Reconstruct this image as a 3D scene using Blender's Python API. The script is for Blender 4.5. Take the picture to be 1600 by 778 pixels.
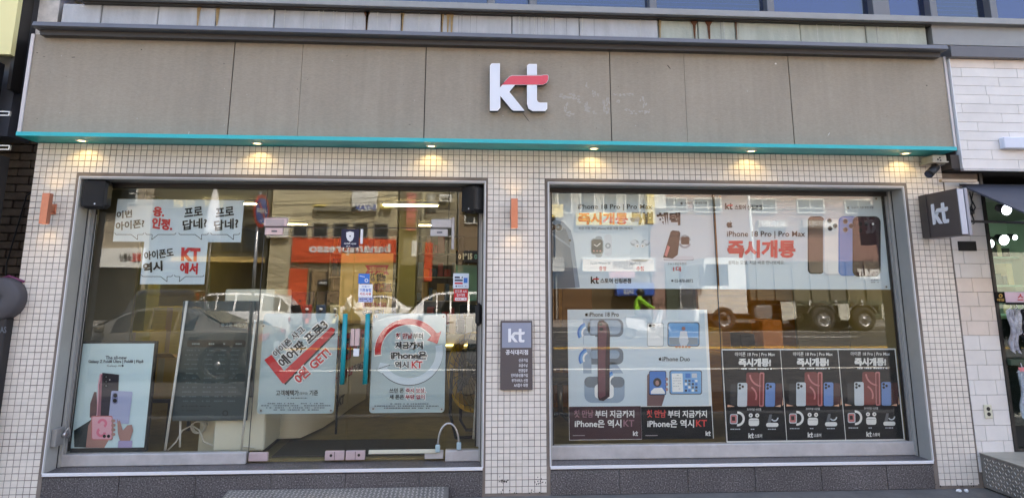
import bpy, bmesh, math, random
from mathutils import Vector, Matrix
R = math.radians
random.seed(7)
SC = bpy.context.scene
for o in list(bpy.data.objects): bpy.data.objects.remove(o)

# ------------------------------------------------------------------ camera
EYE = 1.70; DIST = 6.3
FOC, PITCH, YAW, ROLL, PPY = 1.09998, 0.20216783, 0.06738216, 0.00238492, 222.942
def cam_axes():
    cp, sp = math.cos(PITCH), math.sin(PITCH); cy, sy = math.cos(YAW), math.sin(YAW); cr, sr = math.cos(ROLL), math.sin(ROLL)
    f = Vector((sy*cp, cy*cp, sp)); rt = Vector((cy, -sy, 0)); up = rt.cross(f)
    return cr*rt + sr*up, -sr*rt + cr*up, f
AX, AU, AF = cam_axes()
cam = bpy.data.cameras.new("camera"); camo = bpy.data.objects.new("camera", cam)
SC.collection.objects.link(camo); SC.camera = camo
cam.sensor_width = 36; cam.lens = 36*FOC*1000/1600; cam.shift_y = -(389-PPY)/1600.0
cam.clip_start = 0.05; cam.clip_end = 800
camo.matrix_world = Matrix(((AX.x, AU.x, -AF.x, 0), (AX.y, AU.y, -AF.y, -DIST), (AX.z, AU.z, -AF.z, EYE), (0, 0, 0, 1)))

# ------------------------------------------------------------------ world, sun, exposure
SUN_EL, SUN_AZ = R(56), R(24)
w = bpy.data.worlds.new("World"); SC.world = w; w.use_nodes = True
nt = w.node_tree; nt.nodes.clear()
sk = nt.nodes.new("ShaderNodeTexSky"); sk.sky_type = 'NISHITA'; sk.sun_disc = False
sk.sun_elevation = SUN_EL; sk.sun_rotation = SUN_AZ; sk.air_density = 1.0; sk.dust_density = 6.0; sk.ozone_density = 0.2
bg = nt.nodes.new("ShaderNodeBackground"); bg.inputs[1].default_value = 0.15
wo = nt.nodes.new("ShaderNodeOutputWorld"); nt.links.new(sk.outputs[0], bg.inputs[0]); nt.links.new(bg.outputs[0], wo.inputs[0])
sl = bpy.data.lights.new("sun", 'SUN'); sl.energy = 3.8; sl.angle = R(0.5); sl.color = (1, .955, .89)
so = bpy.data.objects.new("sun", sl); SC.collection.objects.link(so)
sv = Vector((math.sin(SUN_AZ)*math.cos(SUN_EL), math.cos(SUN_AZ)*math.cos(SUN_EL), math.sin(SUN_EL)))
so.rotation_euler = sv.to_track_quat('Z', 'Y').to_euler(); so.location = sv*60
SC.view_settings.view_transform = 'Standard'; SC.view_settings.look = 'None'; SC.view_settings.gamma = 1
SC.view_settings.exposure = 2.32
SC.cycles.max_bounces = 8; SC.cycles.diffuse_bounces = 4; SC.cycles.glossy_bounces = 4; SC.cycles.transparent_max_bounces = 24
SC.cycles.caustics_reflective = False; SC.cycles.caustics_refractive = False
SC.cycles.sample_clamp_indirect = 6
try:
    SC.cycles.use_denoising = True; SC.cycles.denoiser = 'OPENIMAGEDENOISE'
except Exception: pass

# ------------------------------------------------------------------ helpers
G = 0.25                                           # plane of the shop glass
def W(px, py, Y=0.0):
    """point of the facade-parallel plane y=Y that the photo shows at pixel px,py"""
    d = (px-800)/(1000*FOC)*AX - (py-PPY)/(1000*FOC)*AU + AF
    t = (Y+DIST)/d.y
    return Vector((t*d.x, Y, t*d.z + EYE))
def MR(px, py, d):
    """real place, across the street, of what the glass mirrors at px,py (d metres behind the glass plane)"""
    p = W(px, py, d); return Vector((p.x, 2*G-d, p.z))

def lin(c):
    return tuple(((v/255)/12.92 if v/255 <= .04045 else (((v/255)+.055)/1.055)**2.4) for v in c)
MATS = {}
def mat(name, c, rough=.6, metal=0.0, nz=None, bump=None, spec=.5, emit=None, coat=0):
    """c: sRGB base colour.  nz=(scale, amount[, stretch xyz])  bump=(scale, strength)"""
    if name in MATS: return MATS[name]
    m = bpy.data.materials.new(name); m.use_nodes = True; n = m.node_tree; b = n.nodes["Principled BSDF"]
    col = (*lin(c), 1); b.inputs["Base Color"].default_value = col
    b.inputs["Roughness"].default_value = rough; b.inputs["Metallic"].default_value = metal
    b.inputs["Specular IOR Level"].default_value = spec
    if coat: b.inputs["Coat Weight"].default_value = coat; b.inputs["Coat Roughness"].default_value = .05
    tc = n.nodes.new("ShaderNodeTexCoord") if (nz or bump) else None
    if nz:
        mp = n.nodes.new("ShaderNodeMapping"); geo = n.nodes.new("ShaderNodeNewGeometry")
        n.links.new(geo.outputs["Position"], mp.inputs[0])
        if len(nz) > 2: mp.inputs["Scale"].default_value = nz[2]
        t = n.nodes.new("ShaderNodeTexNoise"); t.inputs["Scale"].default_value = nz[0]; t.inputs["Detail"].default_value = 6; t.inputs["Roughness"].default_value = .65
        n.links.new(mp.outputs[0], t.inputs["Vector"])
        r = n.nodes.new("ShaderNodeMapRange"); r.inputs[1].default_value = .3; r.inputs[2].default_value = .7
        r.inputs[3].default_value = 1-nz[1]; r.inputs[4].default_value = 1+nz[1]*.6
        n.links.new(t.outputs[0], r.inputs[0])
        mx = n.nodes.new("ShaderNodeVectorMath"); mx.operation = 'SCALE'; mx.inputs[0].default_value = col[:3]
        n.links.new(r.outputs[0], mx.inputs["Scale"]); n.links.new(mx.outputs[0], b.inputs["Base Color"])
    if bump:
        geo2 = n.nodes.new("ShaderNodeNewGeometry")
        t2 = n.nodes.new("ShaderNodeTexNoise"); t2.inputs["Scale"].default_value = bump[0]; t2.inputs["Detail"].default_value = 4
        n.links.new(geo2.outputs["Position"], t2.inputs["Vector"])
        bp = n.nodes.new("ShaderNodeBump"); bp.inputs["Strength"].default_value = bump[1]; bp.inputs["Distance"].default_value = .01
        n.links.new(t2.outputs[0], bp.inputs["Height"]); n.links.new(bp.outputs[0], b.inputs["Normal"])
    if emit:
        b.inputs["Emission Color"].default_value = (*lin(emit[0]), 1); b.inputs["Emission Strength"].default_value = emit[1]
    MATS[name] = m; return m
def glass_mat(name, tint, f0=.09, f1=.9, power=5):
    if name in MATS: return MATS[name]
    m = bpy.data.materials.new(name); m.use_nodes = True; n = m.node_tree; n.nodes.clear()
    o = n.nodes.new("ShaderNodeOutputMaterial"); mix = n.nodes.new("ShaderNodeMixShader")
    tr = n.nodes.new("ShaderNodeBsdfTransparent"); tr.inputs[0].default_value = (*tint, 1)
    gl = n.nodes.new("ShaderNodeBsdfGlossy"); gl.inputs["Roughness"].default_value = 0.0; gl.inputs[0].default_value = (1, 1, 1, 1)
    lw = n.nodes.new("ShaderNodeLayerWeight"); lw.inputs[0].default_value = .5
    pw = n.nodes.new("ShaderNodeMath"); pw.operation = 'POWER'; pw.inputs[1].default_value = power
    r = n.nodes.new("ShaderNodeMapRange"); r.inputs[3].default_value = f0; r.inputs[4].default_value = f1
    nz_ = n.nodes.new("ShaderNodeTexNoise"); nz_.inputs["Scale"].default_value = 1.6; nz_.inputs["Detail"].default_value = 1.5; ge = n.nodes.new("ShaderNodeNewGeometry")
    bp = n.nodes.new("ShaderNodeBump"); bp.inputs["Strength"].default_value = 1; bp.inputs["Distance"].default_value = .00035
    n.links.new(ge.outputs["Position"], nz_.inputs["Vector"]); n.links.new(nz_.outputs[0], bp.inputs["Height"]); n.links.new(bp.outputs[0], gl.inputs["Normal"])
    n.links.new(lw.outputs["Facing"], pw.inputs[0]); n.links.new(pw.outputs[0], r.inputs[0]); n.links.new(r.outputs[0], mix.inputs[0])
    n.links.new(tr.outputs[0], mix.inputs[1]); n.links.new(gl.outputs[0], mix.inputs[2]); n.links.new(mix.outputs[0], o.inputs[0])
    MATS[name] = m; return m
def emat(name, c, s):
    if name in MATS: return MATS[name]
    m = bpy.data.materials.new(name); m.use_nodes = True; n = m.node_tree; n.nodes.clear()
    o = n.nodes.new("ShaderNodeOutputMaterial"); e = n.nodes.new("ShaderNodeEmission")
    e.inputs[0].default_value = (*lin(c), 1); e.inputs[1].default_value = s; n.links.new(e.outputs[0], o.inputs[0])
    MATS[name] = m; return m

class MB:
    """collects faces; each face carries a material"""
    def __init__(s): s.v = []; s.f = []; s.m = []; s.cur = None; s.smooth = []
    def add(s, vs, fs, m=None, sm=False, again=False):
        """again: the faces use the vertices of the call before"""
        if again: k = len(s.v)-len(vs)
        else: k = len(s.v); s.v += [tuple(v) for v in vs]
        for f in fs: s.f.append([i+k for i in f]); s.m.append(m or s.cur); s.smooth.append(sm)
        return s
    def box(s, a, b, m=None, bev=0):
        x0, x1 = sorted((a[0], b[0])); y0, y1 = sorted((a[1], b[1])); z0, z1 = sorted((a[2], b[2]))
        if bev <= 0:
            vs = [(x, y, z) for x in (x0, x1) for y in (y0, y1) for z in (z0, z1)]
            return s.add(vs, [(0, 1, 3, 2), (4, 6, 7, 5), (0, 4, 5, 1), (2, 3, 7, 6), (0, 2, 6, 4), (1, 5, 7, 3)], m)
        bev = min(bev, (x1-x0)/2.2, (y1-y0)/2.2, (z1-z0)/2.2)
        bm = bmesh.new(); bmesh.ops.create_cube(bm, size=1)
        for v in bm.verts: v.co = Vector(((x0+x1)/2+v.co.x*(x1-x0), (y0+y1)/2+v.co.y*(y1-y0), (z0+z1)/2+v.co.z*(z1-z0)))
        bmesh.ops.bevel(bm, geom=bm.edges[:]+bm.verts[:], offset=bev, segments=1, affect='EDGES', profile=.5)
        bm.verts.index_update(); s.add([v.co[:] for v in bm.verts], [[v.index for v in f.verts] for f in bm.faces], m); bm.free(); return s
    def prism(s, pts, y0, y1, m=None, side=None):
        """pts (x,z) outline, extruded y0 (front) .. y1"""
        n = len(pts); vs = [(x, y0, z) for x, z in pts]+[(x, y1, z) for x, z in pts]
        s.add(vs, [list(range(n)), list(range(2*n-1, n-1, -1))], m)
        return s.add(vs, [(i, (i+1) % n, (i+1) % n+n, i+n) for i in range(n)], side or m, again=True)
    def prismx(s, pts, x0, x1, m=None):
        n = len(pts); vs = [(x0, y, z) for y, z in pts]+[(x1, y, z) for y, z in pts]
        s.add(vs, [list(range(n)), list(range(2*n-1, n-1, -1))], m)
        return s.add(vs, [(i, (i+1) % n, (i+1) % n+n, i+n) for i in range(n)], m, again=True)
    def cyl(s, p, q, r, r2=None, n=12, m=None, caps=True):
        p, q = Vector(p), Vector(q); r2 = r if r2 is None else r2; d = (q-p).normalized()
        a = d.orthogonal().normalized(); b = d.cross(a); vs = []
        for c, rr in ((p, r), (q, r2)):
            for i in range(n): t = 2*math.pi*i/n; vs.append(c+a*(rr*math.cos(t))+b*(rr*math.sin(t)))
        s.add(vs, [(i, (i+1) % n, (i+1) % n+n, i+n) for i in range(n)], m, True)
        if caps: s.add(vs, [list(range(n-1, -1, -1)), list(range(n, 2*n))], m, again=True)
        return s
    def tube(s, pts, r, n=6, m=None):
        pts = [Vector(p) for p in pts]; vs = []; a0 = None
        for i, p in enumerate(pts):
            d = (pts[min(i+1, len(pts)-1)]-pts[max(i-1, 0)]).normalized()
            a = d.orthogonal().normalized() if a0 is None else (a0-d*a0.dot(d)).normalized()
            a0 = a; b = d.cross(a)
            for k in range(n): t = 2*math.pi*k/n; vs.append(p+a*(r*math.cos(t))+b*(r*math.sin(t)))
        fs = [(i*n+k, i*n+(k+1) % n, (i+1)*n+(k+1) % n, (i+1)*n+k) for i in range(len(pts)-1) for k in range(n)]
        s.add(vs, fs, m, True); L = (len(pts)-1)*n
        return s.add(vs, [list(range(n-1, -1, -1)), list(range(L, L+n))], m, again=True)
    def lathe(s, c, axis, prof, n=20, m=None, closed=False):
        c = Vector(c); d = Vector(axis).normalized(); a = d.orthogonal().normalized(); b = d.cross(a); vs = []
        for r, h in prof:
            for i in range(n): t = 2*math.pi*i/n; vs.append(c+d*h+a*(r*math.cos(t))+b*(r*math.sin(t)))
        fs = [(j*n+i, j*n+(i+1) % n, (j+1)*n+(i+1) % n, (j+1)*n+i) for j in range(len(prof)-1) for i in range(n)]
        return s.add(vs, fs, m, True)
    def ball(s, c, r, m=None, n=10, sc=(1, 1, 1)):
        prof = [(max(1e-4, math.sin(math.pi*i/n)), -math.cos(math.pi*i/n)) for i in range(n+1)]; c = Vector(c); vs = []
        for rr, h in prof:
            for i in range(n): t = 2*math.pi*i/n; vs.append((c.x+r*sc[0]*rr*math.cos(t), c.y+r*sc[1]*rr*math.sin(t), c.z+r*sc[2]*h))
        return s.add(vs, [(j*n+i, j*n+(i+1) % n, (j+1)*n+(i+1) % n, (j+1)*n+i) for j in range(n) for i in range(n)], m, True)

def worg(o):
    p = Vector((0, 0, 0))
    while o: p = p+o.location; o = o.parent
    return p
def obj(name, mb, m=None, parent=None, label=None, kind=None, cat=None, group=None, base=True):
    ms = [];
    for x in mb.m:
        x = x or m
        if x not in ms: ms.append(x)
    V = mb.v
    lo = [min(v[i] for v in V) for i in range(3)]; hi = [max(v[i] for v in V) for i in range(3)]
    org = Vector(((lo[0]+hi[0])/2, (lo[1]+hi[1])/2, lo[2]))
    me = bpy.data.meshes.new(name); me.from_pydata([(v[0]-org.x, v[1]-org.y, v[2]-org.z) for v in V], [], mb.f)
    for q in ms: me.materials.append(q)
    me.polygons.foreach_set("material_index", [ms.index(x or m) for x in mb.m]); me.polygons.foreach_set("use_smooth", mb.smooth); me.update()
    o = bpy.data.objects.new(name, me); SC.collection.objects.link(o)
    if parent: o.parent = parent; o.location = org-worg(parent)
    else: o.location = org
    if label: o["label"] = label
    if kind: o["kind"] = kind
    if cat: o["category"] = cat
    if group: o["group"] = group
    return o
def objs(name, mb, m=None, parent=None, **kw):
    """each connected piece of mb becomes an object of its own"""
    par = list(range(len(mb.v)))
    def fd(a):
        while par[a] != a: par[a] = par[par[a]]; a = par[a]
        return a
    for f in mb.f:
        for i in f[1:]: par[fd(i)] = fd(f[0])
    g = {}
    for n, f in enumerate(mb.f): g.setdefault(fd(f[0]), []).append(n)
    out = []
    for ns in g.values():
        q = MB(); idx = {}
        for n in ns:
            for i in mb.f[n]:
                if i not in idx: idx[i] = len(q.v); q.v.append(mb.v[i])
            q.f.append([idx[i] for i in mb.f[n]]); q.m.append(mb.m[n]); q.smooth.append(mb.smooth[n])
        out.append(obj(name, q, m, parent, **kw))
    return out
def struct(name, mb, m): return obj(name, mb, m, kind="structure")
def thing(name, label, cat, loc=(0, 0, 0), group=None):
    o = bpy.data.objects.new(name, None); SC.collection.objects.link(o); o.location = loc; o.empty_display_size = .1
    o["label"] = label; o["category"] = cat
    if group: o["group"] = group
    return o
def dup(root, loc=None, label=None, rz=None):
    def rec(o, p):
        c = o.copy(); SC.collection.objects.link(c)
        if p: c.parent = p
        for ch in list(o.children): rec(ch, c)
        return c
    c = rec(root, None)
    if loc is not None: c.location = loc
    if rz is not None: c.rotation_euler = (0, 0, rz)
    if label: c["label"] = label
    return c
def pieces(name, boxes, m, parent, bev=.002, kind=None):
    """alike rectangular pieces sharing mesh data per size"""
    cache = {}
    for a, b in boxes:
        a = Vector(a); b = Vector(b); sz = tuple(round(abs(b[i]-a[i]), 4) for i in range(3)); c = (a+b)/2
        mm = m() if callable(m) else m
        key = (sz, mm.name)
        if key not in cache:
            q = MB(); q.box((-sz[0]/2, -sz[1]/2, -sz[2]/2), (sz[0]/2, sz[1]/2, sz[2]/2), mm, bev)
            me = bpy.data.meshes.new(name); me.from_pydata(q.v, [], q.f); me.materials.append(mm); cache[key] = me
        o = bpy.data.objects.new(name, cache[key]); SC.collection.objects.link(o)
        o.parent = parent; o.location = c-worg(parent)

TCACHE = {}
def glyphs(body, bold=0.0, shear=0.0):
    bold = bold*(1.35 if bold >= .035 else 1); key = (body, bold, shear)
    if key not in TCACHE:
        c = bpy.data.curves.new('lettering', 'FONT'); c.body = body; c.resolution_u = 2; c.offset = bold; c.shear = shear; c.fill_mode = 'BOTH'
        o = bpy.data.objects.new('lettering', c)
        me = bpy.data.meshes.new_from_object(o)
        vs = [v.co[:2] for v in me.vertices]; fs = [list(p.vertices) for p in me.polygons]
        bpy.data.objects.remove(o); bpy.data.curves.remove(c); bpy.data.meshes.remove(me)
        x0 = min(v[0] for v in vs); x1 = max(v[0] for v in vs); y0 = min(v[1] for v in vs); y1 = max(v[1] for v in vs)
        TCACHE[key] = ([((v[0]-x0)/(x1-x0), (v[1]-y0)/(y1-y0)) for v in vs], fs)
    return TCACHE[key]
KT_W = [(140,125),(155,107),(222,107),(222,305),(238,285),(348,282),(300,340),(425,495),(335,495),(318,485),(226,375),(226,470),(205,495),(140,495)]
KT_R = [(228,300),(262,250),(300,213),(325,205),(560,205),(585,200),(615,200),(622,208),(622,240),(607,268),(575,283),(345,283),(238,283)]
KT_T1 = [(445,125),(460,112),(527,112),(527,203),(445,203)]
KT_T2 = [(445,285),(527,285),(527,405),(535,422),(550,428),(612,428),(612,478),(595,498),(490,498),(457,478),(445,440)]
KT_CH = [(445,203),(527,203),(527,285),(445,285)]
class Print:
    """flat print laid on a plane; coordinates are read off the photo and mapped to that plane"""
    def __init__(s, Y, mirror=False, step=.0011): s.Y = Y; s.mir = mirror; s.step = step; s.art = MB(); s.txt = MB(); s.k = 1
    def P(s, x, y, k):
        p = W(x, y, s.Y-k*s.step)
        return (p.x, 2*G-p.y, p.z) if s.mir else tuple(p)
    def face(s, pts, m, k=None, tgt=None):
        k = k or s.k; (tgt or s.art).add([s.P(x, y, k) for x, y in pts], [list(range(len(pts)))], m)
    def rect(s, x0, y0, x1, y1, m, k=None):
        # rectangle upright on the plane
        k = k or s.k; a = s.P((x0+x1)/2, y0, k); b = s.P((x0+x1)/2, y1, k); c = s.P(x0, (y0+y1)/2, k); d = s.P(x1, (y0+y1)/2, k)
        s.art.add([(c[0], a[1], b[2]), (d[0], a[1], b[2]), (d[0], a[1], a[2]), (c[0], a[1], a[2])], [(0, 1, 2, 3)], m)
    def rrect(s, x0, y0, x1, y1, r, m, k=None, rot=0, n=4):
        pts = []
        for cx, cy, a0 in ((x1-r, y1-r, 0), (x0+r, y1-r, 90), (x0+r, y0+r, 180), (x1-r, y0+r, 270)):
            for i in range(n+1): t = R(a0+90*i/n); pts.append((cx+r*math.cos(t), cy+r*math.sin(t)))
        s.face(s.rot(pts, (x0+x1)/2, (y0+y1)/2, rot), m, k)
    def rot(s, pts, cx, cy, a):
        c, q = math.cos(R(a)), math.sin(R(a)); return [(cx+(x-cx)*c-(y-cy)*q, cy+(x-cx)*q+(y-cy)*c) for x, y in pts]
    def disc(s, cx, cy, r, m, k=None, ry=None, n=16):
        ry = ry or r; s.face([(cx+r*math.cos(2*math.pi*i/n), cy+ry*math.sin(2*math.pi*i/n)) for i in range(n)], m, k)
    def ring(s, cx, cy, r0, r1, a0, a1, m, k=None, n=24, sy=1):
        k = k or s.k; p = []
        for r in (r0, r1):
            for i in range(n+1): t = R(a0+(a1-a0)*i/n); p.append(s.P(cx+r*math.cos(t), cy+sy*r*math.sin(t), k))
        s.art.add(p, [(i, i+1, i+n+2, i+n+1) for i in range(n)], m)
    def line(s, pts, w_, m, k=None):
        for (xa, ya), (xb, yb) in zip(pts, pts[1:]):
            L = math.hypot(xb-xa, yb-ya) or 1; nx, ny = -(yb-ya)/L*w_/2, (xb-xa)/L*w_/2
            s.face([(xa+nx, ya+ny), (xb+nx, yb+ny), (xb-nx, yb-ny), (xa-nx, ya-ny)], m, k)
    def text(s, body, x0, y0, x1, y1, m, bold=0.0, rot=0, shear=0, k=None, halo=None):
        k = k or s.k+3; vs, fs = glyphs(body, bold, shear); cx, cy = (x0+x1)/2, (y0+y1)/2; c, q = math.cos(R(rot)), math.sin(R(rot)); hw, hh = (x1-x0), (y1-y0)
        out = []
        for u, v in vs:
            if s.mir: u = 1-u
            dx, dy = (u-.5)*hw, -(v-.5)*hh
            out.append(s.P(cx+dx*c-dy*q, cy+dx*q+dy*c, k))
        if halo:
            v2, f2 = glyphs(body, bold+.05, shear); o2 = []
            for u, v in v2:
                dx, dy = (u-.5)*(hw+3), -(v-.5)*(hh+3); o2.append(s.P(cx+dx*c-dy*q, cy+dx*q+dy*c, k-1))
            s.txt.add(o2, f2, halo)
        s.txt.add(out, fs, m)
    def fine(s, x0, x1, y, m, h=1.6, k=None, dens=1.0):
        """a line of print too small to read"""
        x = x0; rr = random.Random(int(x0*7+y*13))
        while x < x1:
            L = rr.uniform(1.2, 3.4)
            if rr.random() < .8: s.face([(x, y-h/2), (min(x+L, x1), y-h/2), (min(x+L, x1), y+h/2), (x, y+h/2)], m, k or s.k+3, s.txt)
            x += L+rr.uniform(.5, 1.3)/dens
    def logo(s, x0, y0, x1, y1, mw, mr=None, k=None):
        k = k or s.k+3
        for poly, m in ((KT_W, mw), (KT_R, mr or mw), (KT_T1, mw), (KT_T2, mw)):
            s.face([(x0+(x-140)/482*(x1-x0), y0+(y-107)/391*(y1-y0)) for x, y in poly], m, k, s.txt)
    def apple(s, x0, y0, x1, y1, m, k=None):
        k = k or s.k+3
        A = [(.5,.28),(.62,.22),(.78,.22),(.92,.34),(.82,.45),(.8,.6),(.86,.72),(.95,.77),(.84,.95),(.7,1),(.5,.95),(.32,1),(.18,.92),(.05,.7),(.04,.45),(.14,.27),(.3,.21)]
        B = [(.52,.18),(.55,.07),(.7,0),(.7,.1),(.62,.18)]
        for a in (A, B): s.face([(x0+u*(x1-x0), y0+v*(y1-y0)) for u, v in a], m, k, s.txt)
    def done(s, parent):
        if s.art.f: obj('printed_artwork', s.art, None, parent)
        if s.txt.f: obj('lettering', s.txt, None, parent)
def slab_px(x0, y0, x1, y1, Y, th):
    """box corners of an upright sheet whose front is at Y"""
    a = W((x0+x1)/2, y0, Y); b = W((x0+x1)/2, y1, Y); c = W(x0, (y0+y1)/2, Y); d = W(x1, (y0+y1)/2, Y)
    return (c.x, Y, b.z), (d.x, Y+th, a.z)

# ------------------------------------------------------------------ materials
def tile_mat():
    m = mat('mosaic_glaze', (230, 222, 211), .28, spec=.5); n = m.node_tree; b = n.nodes["Principled BSDF"]
    g = n.nodes.new("ShaderNodeNewGeometry"); s = n.nodes.new("ShaderNodeVectorMath"); s.operation = 'SNAP'; s.inputs[1].default_value = (.0518, 10, .0518)
    off = n.nodes.new("ShaderNodeVectorMath"); off.operation = 'ADD'; off.inputs[1].default_value = (3.732, 5, 0)
    wn = n.nodes.new("ShaderNodeTexWhiteNoise"); r = n.nodes.new("ShaderNodeMapRange"); r.inputs[3].default_value = .95; r.inputs[4].default_value = 1.03
    no = n.nodes.new("ShaderNodeTexNoise"); no.inputs["Scale"].default_value = 1.3; no.inputs["Detail"].default_value = 8
    r2 = n.nodes.new("ShaderNodeMapRange"); r2.inputs[1].default_value = .35; r2.inputs[2].default_value = .65; r2.inputs[3].default_value = .9; r2.inputs[4].default_value = 1.0
    mu = n.nodes.new("ShaderNodeMath"); mu.operation = 'MULTIPLY'; sc = n.nodes.new("ShaderNodeVectorMath"); sc.operation = 'SCALE'; sc.inputs[0].default_value = lin((230, 222, 211))
    n.links.new(g.outputs["Position"], off.inputs[0]); n.links.new(off.outputs[0], s.inputs[0]); n.links.new(s.outputs[0], wn.inputs[0]); n.links.new(wn.outputs[0], r.inputs[0])
    n.links.new(g.outputs["Position"], no.inputs[0]); n.links.new(no.outputs[0], r2.inputs[0]); n.links.new(r.outputs[0], mu.inputs[0]); n.links.new(r2.outputs[0], mu.inputs[1])
    n.links.new(mu.outputs[0], sc.inputs["Scale"]); n.links.new(sc.outputs[0], b.inputs["Base Color"]); return m
TILE = tile_mat()
GROUT = mat('grout', (128, 118, 109), .9, nz=(3, .3))
FASC = mat('taupe_panel', (155, 145, 129), .75, nz=(1.1, .12, (1, 1, .7)), bump=(160, .15))
def weave(m):   # fine canvas grain and rain streaks over the panel colour
    n = m.node_tree; b = n.nodes["Principled BSDF"]; lk = b.inputs["Base Color"].links[0].from_socket
    g = n.nodes.new("ShaderNodeNewGeometry"); mp = n.nodes.new("ShaderNodeMapping"); mp.inputs["Scale"].default_value = (9, 9, .5)
    t = n.nodes.new("ShaderNodeTexNoise"); t.inputs["Scale"].default_value = 2.2; t.inputs["Detail"].default_value = 5
    mp2 = n.nodes.new("ShaderNodeMapping"); mp2.inputs["Scale"].default_value = (40, 40, 170); t2 = n.nodes.new("ShaderNodeTexNoise"); t2.inputs["Scale"].default_value = 1.0
    r = n.nodes.new("ShaderNodeMapRange"); r.inputs[1].default_value = .3; r.inputs[2].default_value = .7; r.inputs[3].default_value = .94; r.inputs[4].default_value = 1.03
    r2 = n.nodes.new("ShaderNodeMapRange"); r2.inputs[1].default_value = .25; r2.inputs[2].default_value = .75; r2.inputs[3].default_value = .90; r2.inputs[4].default_value = 1.1
    mu = n.nodes.new("ShaderNodeMath"); mu.operation = 'MULTIPLY'; s = n.nodes.new("ShaderNodeVectorMath"); s.operation = 'SCALE'
    for a, c in ((mp, t), (mp2, t2)): n.links.new(g.outputs["Position"], a.inputs[0]); n.links.new(a.outputs[0], c.inputs["Vector"])
    n.links.new(t.outputs[0], r.inputs[0]); n.links.new(t2.outputs[0], r2.inputs[0]); n.links.new(r.outputs[0], mu.inputs[0]); n.links.new(r2.outputs[0], mu.inputs[1])
    n.links.new(lk, s.inputs[0]); n.links.new(mu.outputs[0], s.inputs["Scale"]); n.links.new(s.outputs[0], b.inputs["Base Color"])
weave(FASC)
TEAL = mat('teal_metal', (38, 178, 184), .38, nz=(3, .1))
COPING = mat('coping_metal', (98, 98, 102), .42, .2, nz=(2, .12))
DARKMET = mat('dark_frame', (44, 42, 40), .45, .3)
ALU = mat('grey_aluminium', (146, 146, 144), .45, .2, nz=(4, .1))
ALU2 = mat('sill_aluminium', (186, 184, 184), .45, .2, nz=(6, .18))
EDGE = mat('white_edge', (226, 226, 228), .35)
def granite():
    m = mat('speckled_granite', (86, 83, 88), .42); n = m.node_tree; b = n.nodes["Principled BSDF"]
    g = n.nodes.new("ShaderNodeNewGeometry"); t = n.nodes.new("ShaderNodeTexNoise"); t.inputs["Scale"].default_value = 95; t.inputs["Detail"].default_value = 3
    c = n.nodes.new("ShaderNodeValToRGB"); e = c.color_ramp.elements; e[0].position = .36; e[0].color = (*lin((56, 53, 54)), 1); e[1].position = .60; e[1].color = (*lin((106, 102, 103)), 1)
    x = e.new(.70); x.color = (*lin((150, 147, 150)), 1)
    t2 = n.nodes.new("ShaderNodeTexNoise"); t2.inputs["Scale"].default_value = 2.5; r = n.nodes.new("ShaderNodeMapRange"); r.inputs[1].default_value = .3; r.inputs[2].default_value = .7; r.inputs[3].default_value = .8; r.inputs[4].default_value = 1.15
    s = n.nodes.new("ShaderNodeVectorMath"); s.operation = 'SCALE'
    for k in (t, t2): n.links.new(g.outputs["Position"], k.inputs["Vector"])
    n.links.new(t.outputs[0], c.inputs[0]); n.links.new(t2.outputs[0], r.inputs[0]); n.links.new(c.outputs[0], s.inputs[0]); n.links.new(r.outputs[0], s.inputs["Scale"]); n.links.new(s.outputs[0], b.inputs["Base Color"])
    return m
GRAN = granite()
GLASS = glass_mat('shop_glass', (.97, .972, .94), .045, .9)
CLEAR = glass_mat('clear_glass', (.93, .94, .92), .05, .9)
UPGLASS = glass_mat('sky_tinted_glass', (.34, .44, .70), .10, .9)  # blue of the mirrored upper sky put into the tint
BLACK = mat('black_plastic', (24, 24, 26), .5, bump=(200, .1))
WHITE = mat('white_paint', (222, 222, 220), .5, nz=(3, .06))
STEEL = mat('steel', (190, 190, 190), .28, .9)
COPPER = mat('copper', (186, 124, 100), .36, .7, nz=(12, .1))
CHECK = mat('checker_plate', (132, 128, 122), .5, .4, nz=(5, .3))
CONC = mat('stained_concrete', (186, 188, 190), .8, nz=(3, .16, (3, 1, .8)), bump=(40, .3))
CONC2 = mat('mossy_concrete', (178, 183, 170), .8, nz=(3, .18, (3, 1, .8)), bump=(40, .3))
RUST = mat('rust_stain', (98, 62, 38), .9, nz=(30, .4))
RUSTL = mat('pale_rust_stain', (164, 140, 100), .9, nz=(30, .25))
LIME = mat('lime_stain', (196, 198, 192), .9, nz=(30, .25))
GREYST = mat('dark_rain_stain', (136, 138, 140), .9, nz=(30, .25))
PRT = dict(roughness=.4)
def ink(n, c): return mat('print_'+n, c, .45, spec=.3)
PAPER = ink('pale_blue_paper', (206, 220, 232)); PAPERW = ink('white_paper', (238, 240, 242)); PAPERG = ink('grey_blue_paper', (172, 190, 196))
INK = ink('black_ink', (10, 10, 12)); INKR = ink('red_ink', (196, 40, 48)); INKW = ink('white_ink', (232, 232, 234)); INKG = ink('grey_ink', (96, 100, 108))
NAVY = ink('navy_ink', (34, 36, 66)); MAROON = ink('maroon_ink', (62, 34, 42)); BLK2 = mat('print_poster_black', (7, 7, 10), .5, spec=.12); BLUE = ink('blue_ink', (64, 120, 200)); SKYB = ink('sky_print', (120, 172, 226))
SLATE = ink('slate_phone', (78, 98, 118)); SLATE2 = ink('pale_slate_phone', (122, 142, 164)); ROSE = ink('rose_print', (196, 120, 122)); DROSE = ink('deep_rose_print', (120, 48, 48)); ORANGEB = ink('burgundy_phone', (48, 22, 32))
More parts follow.
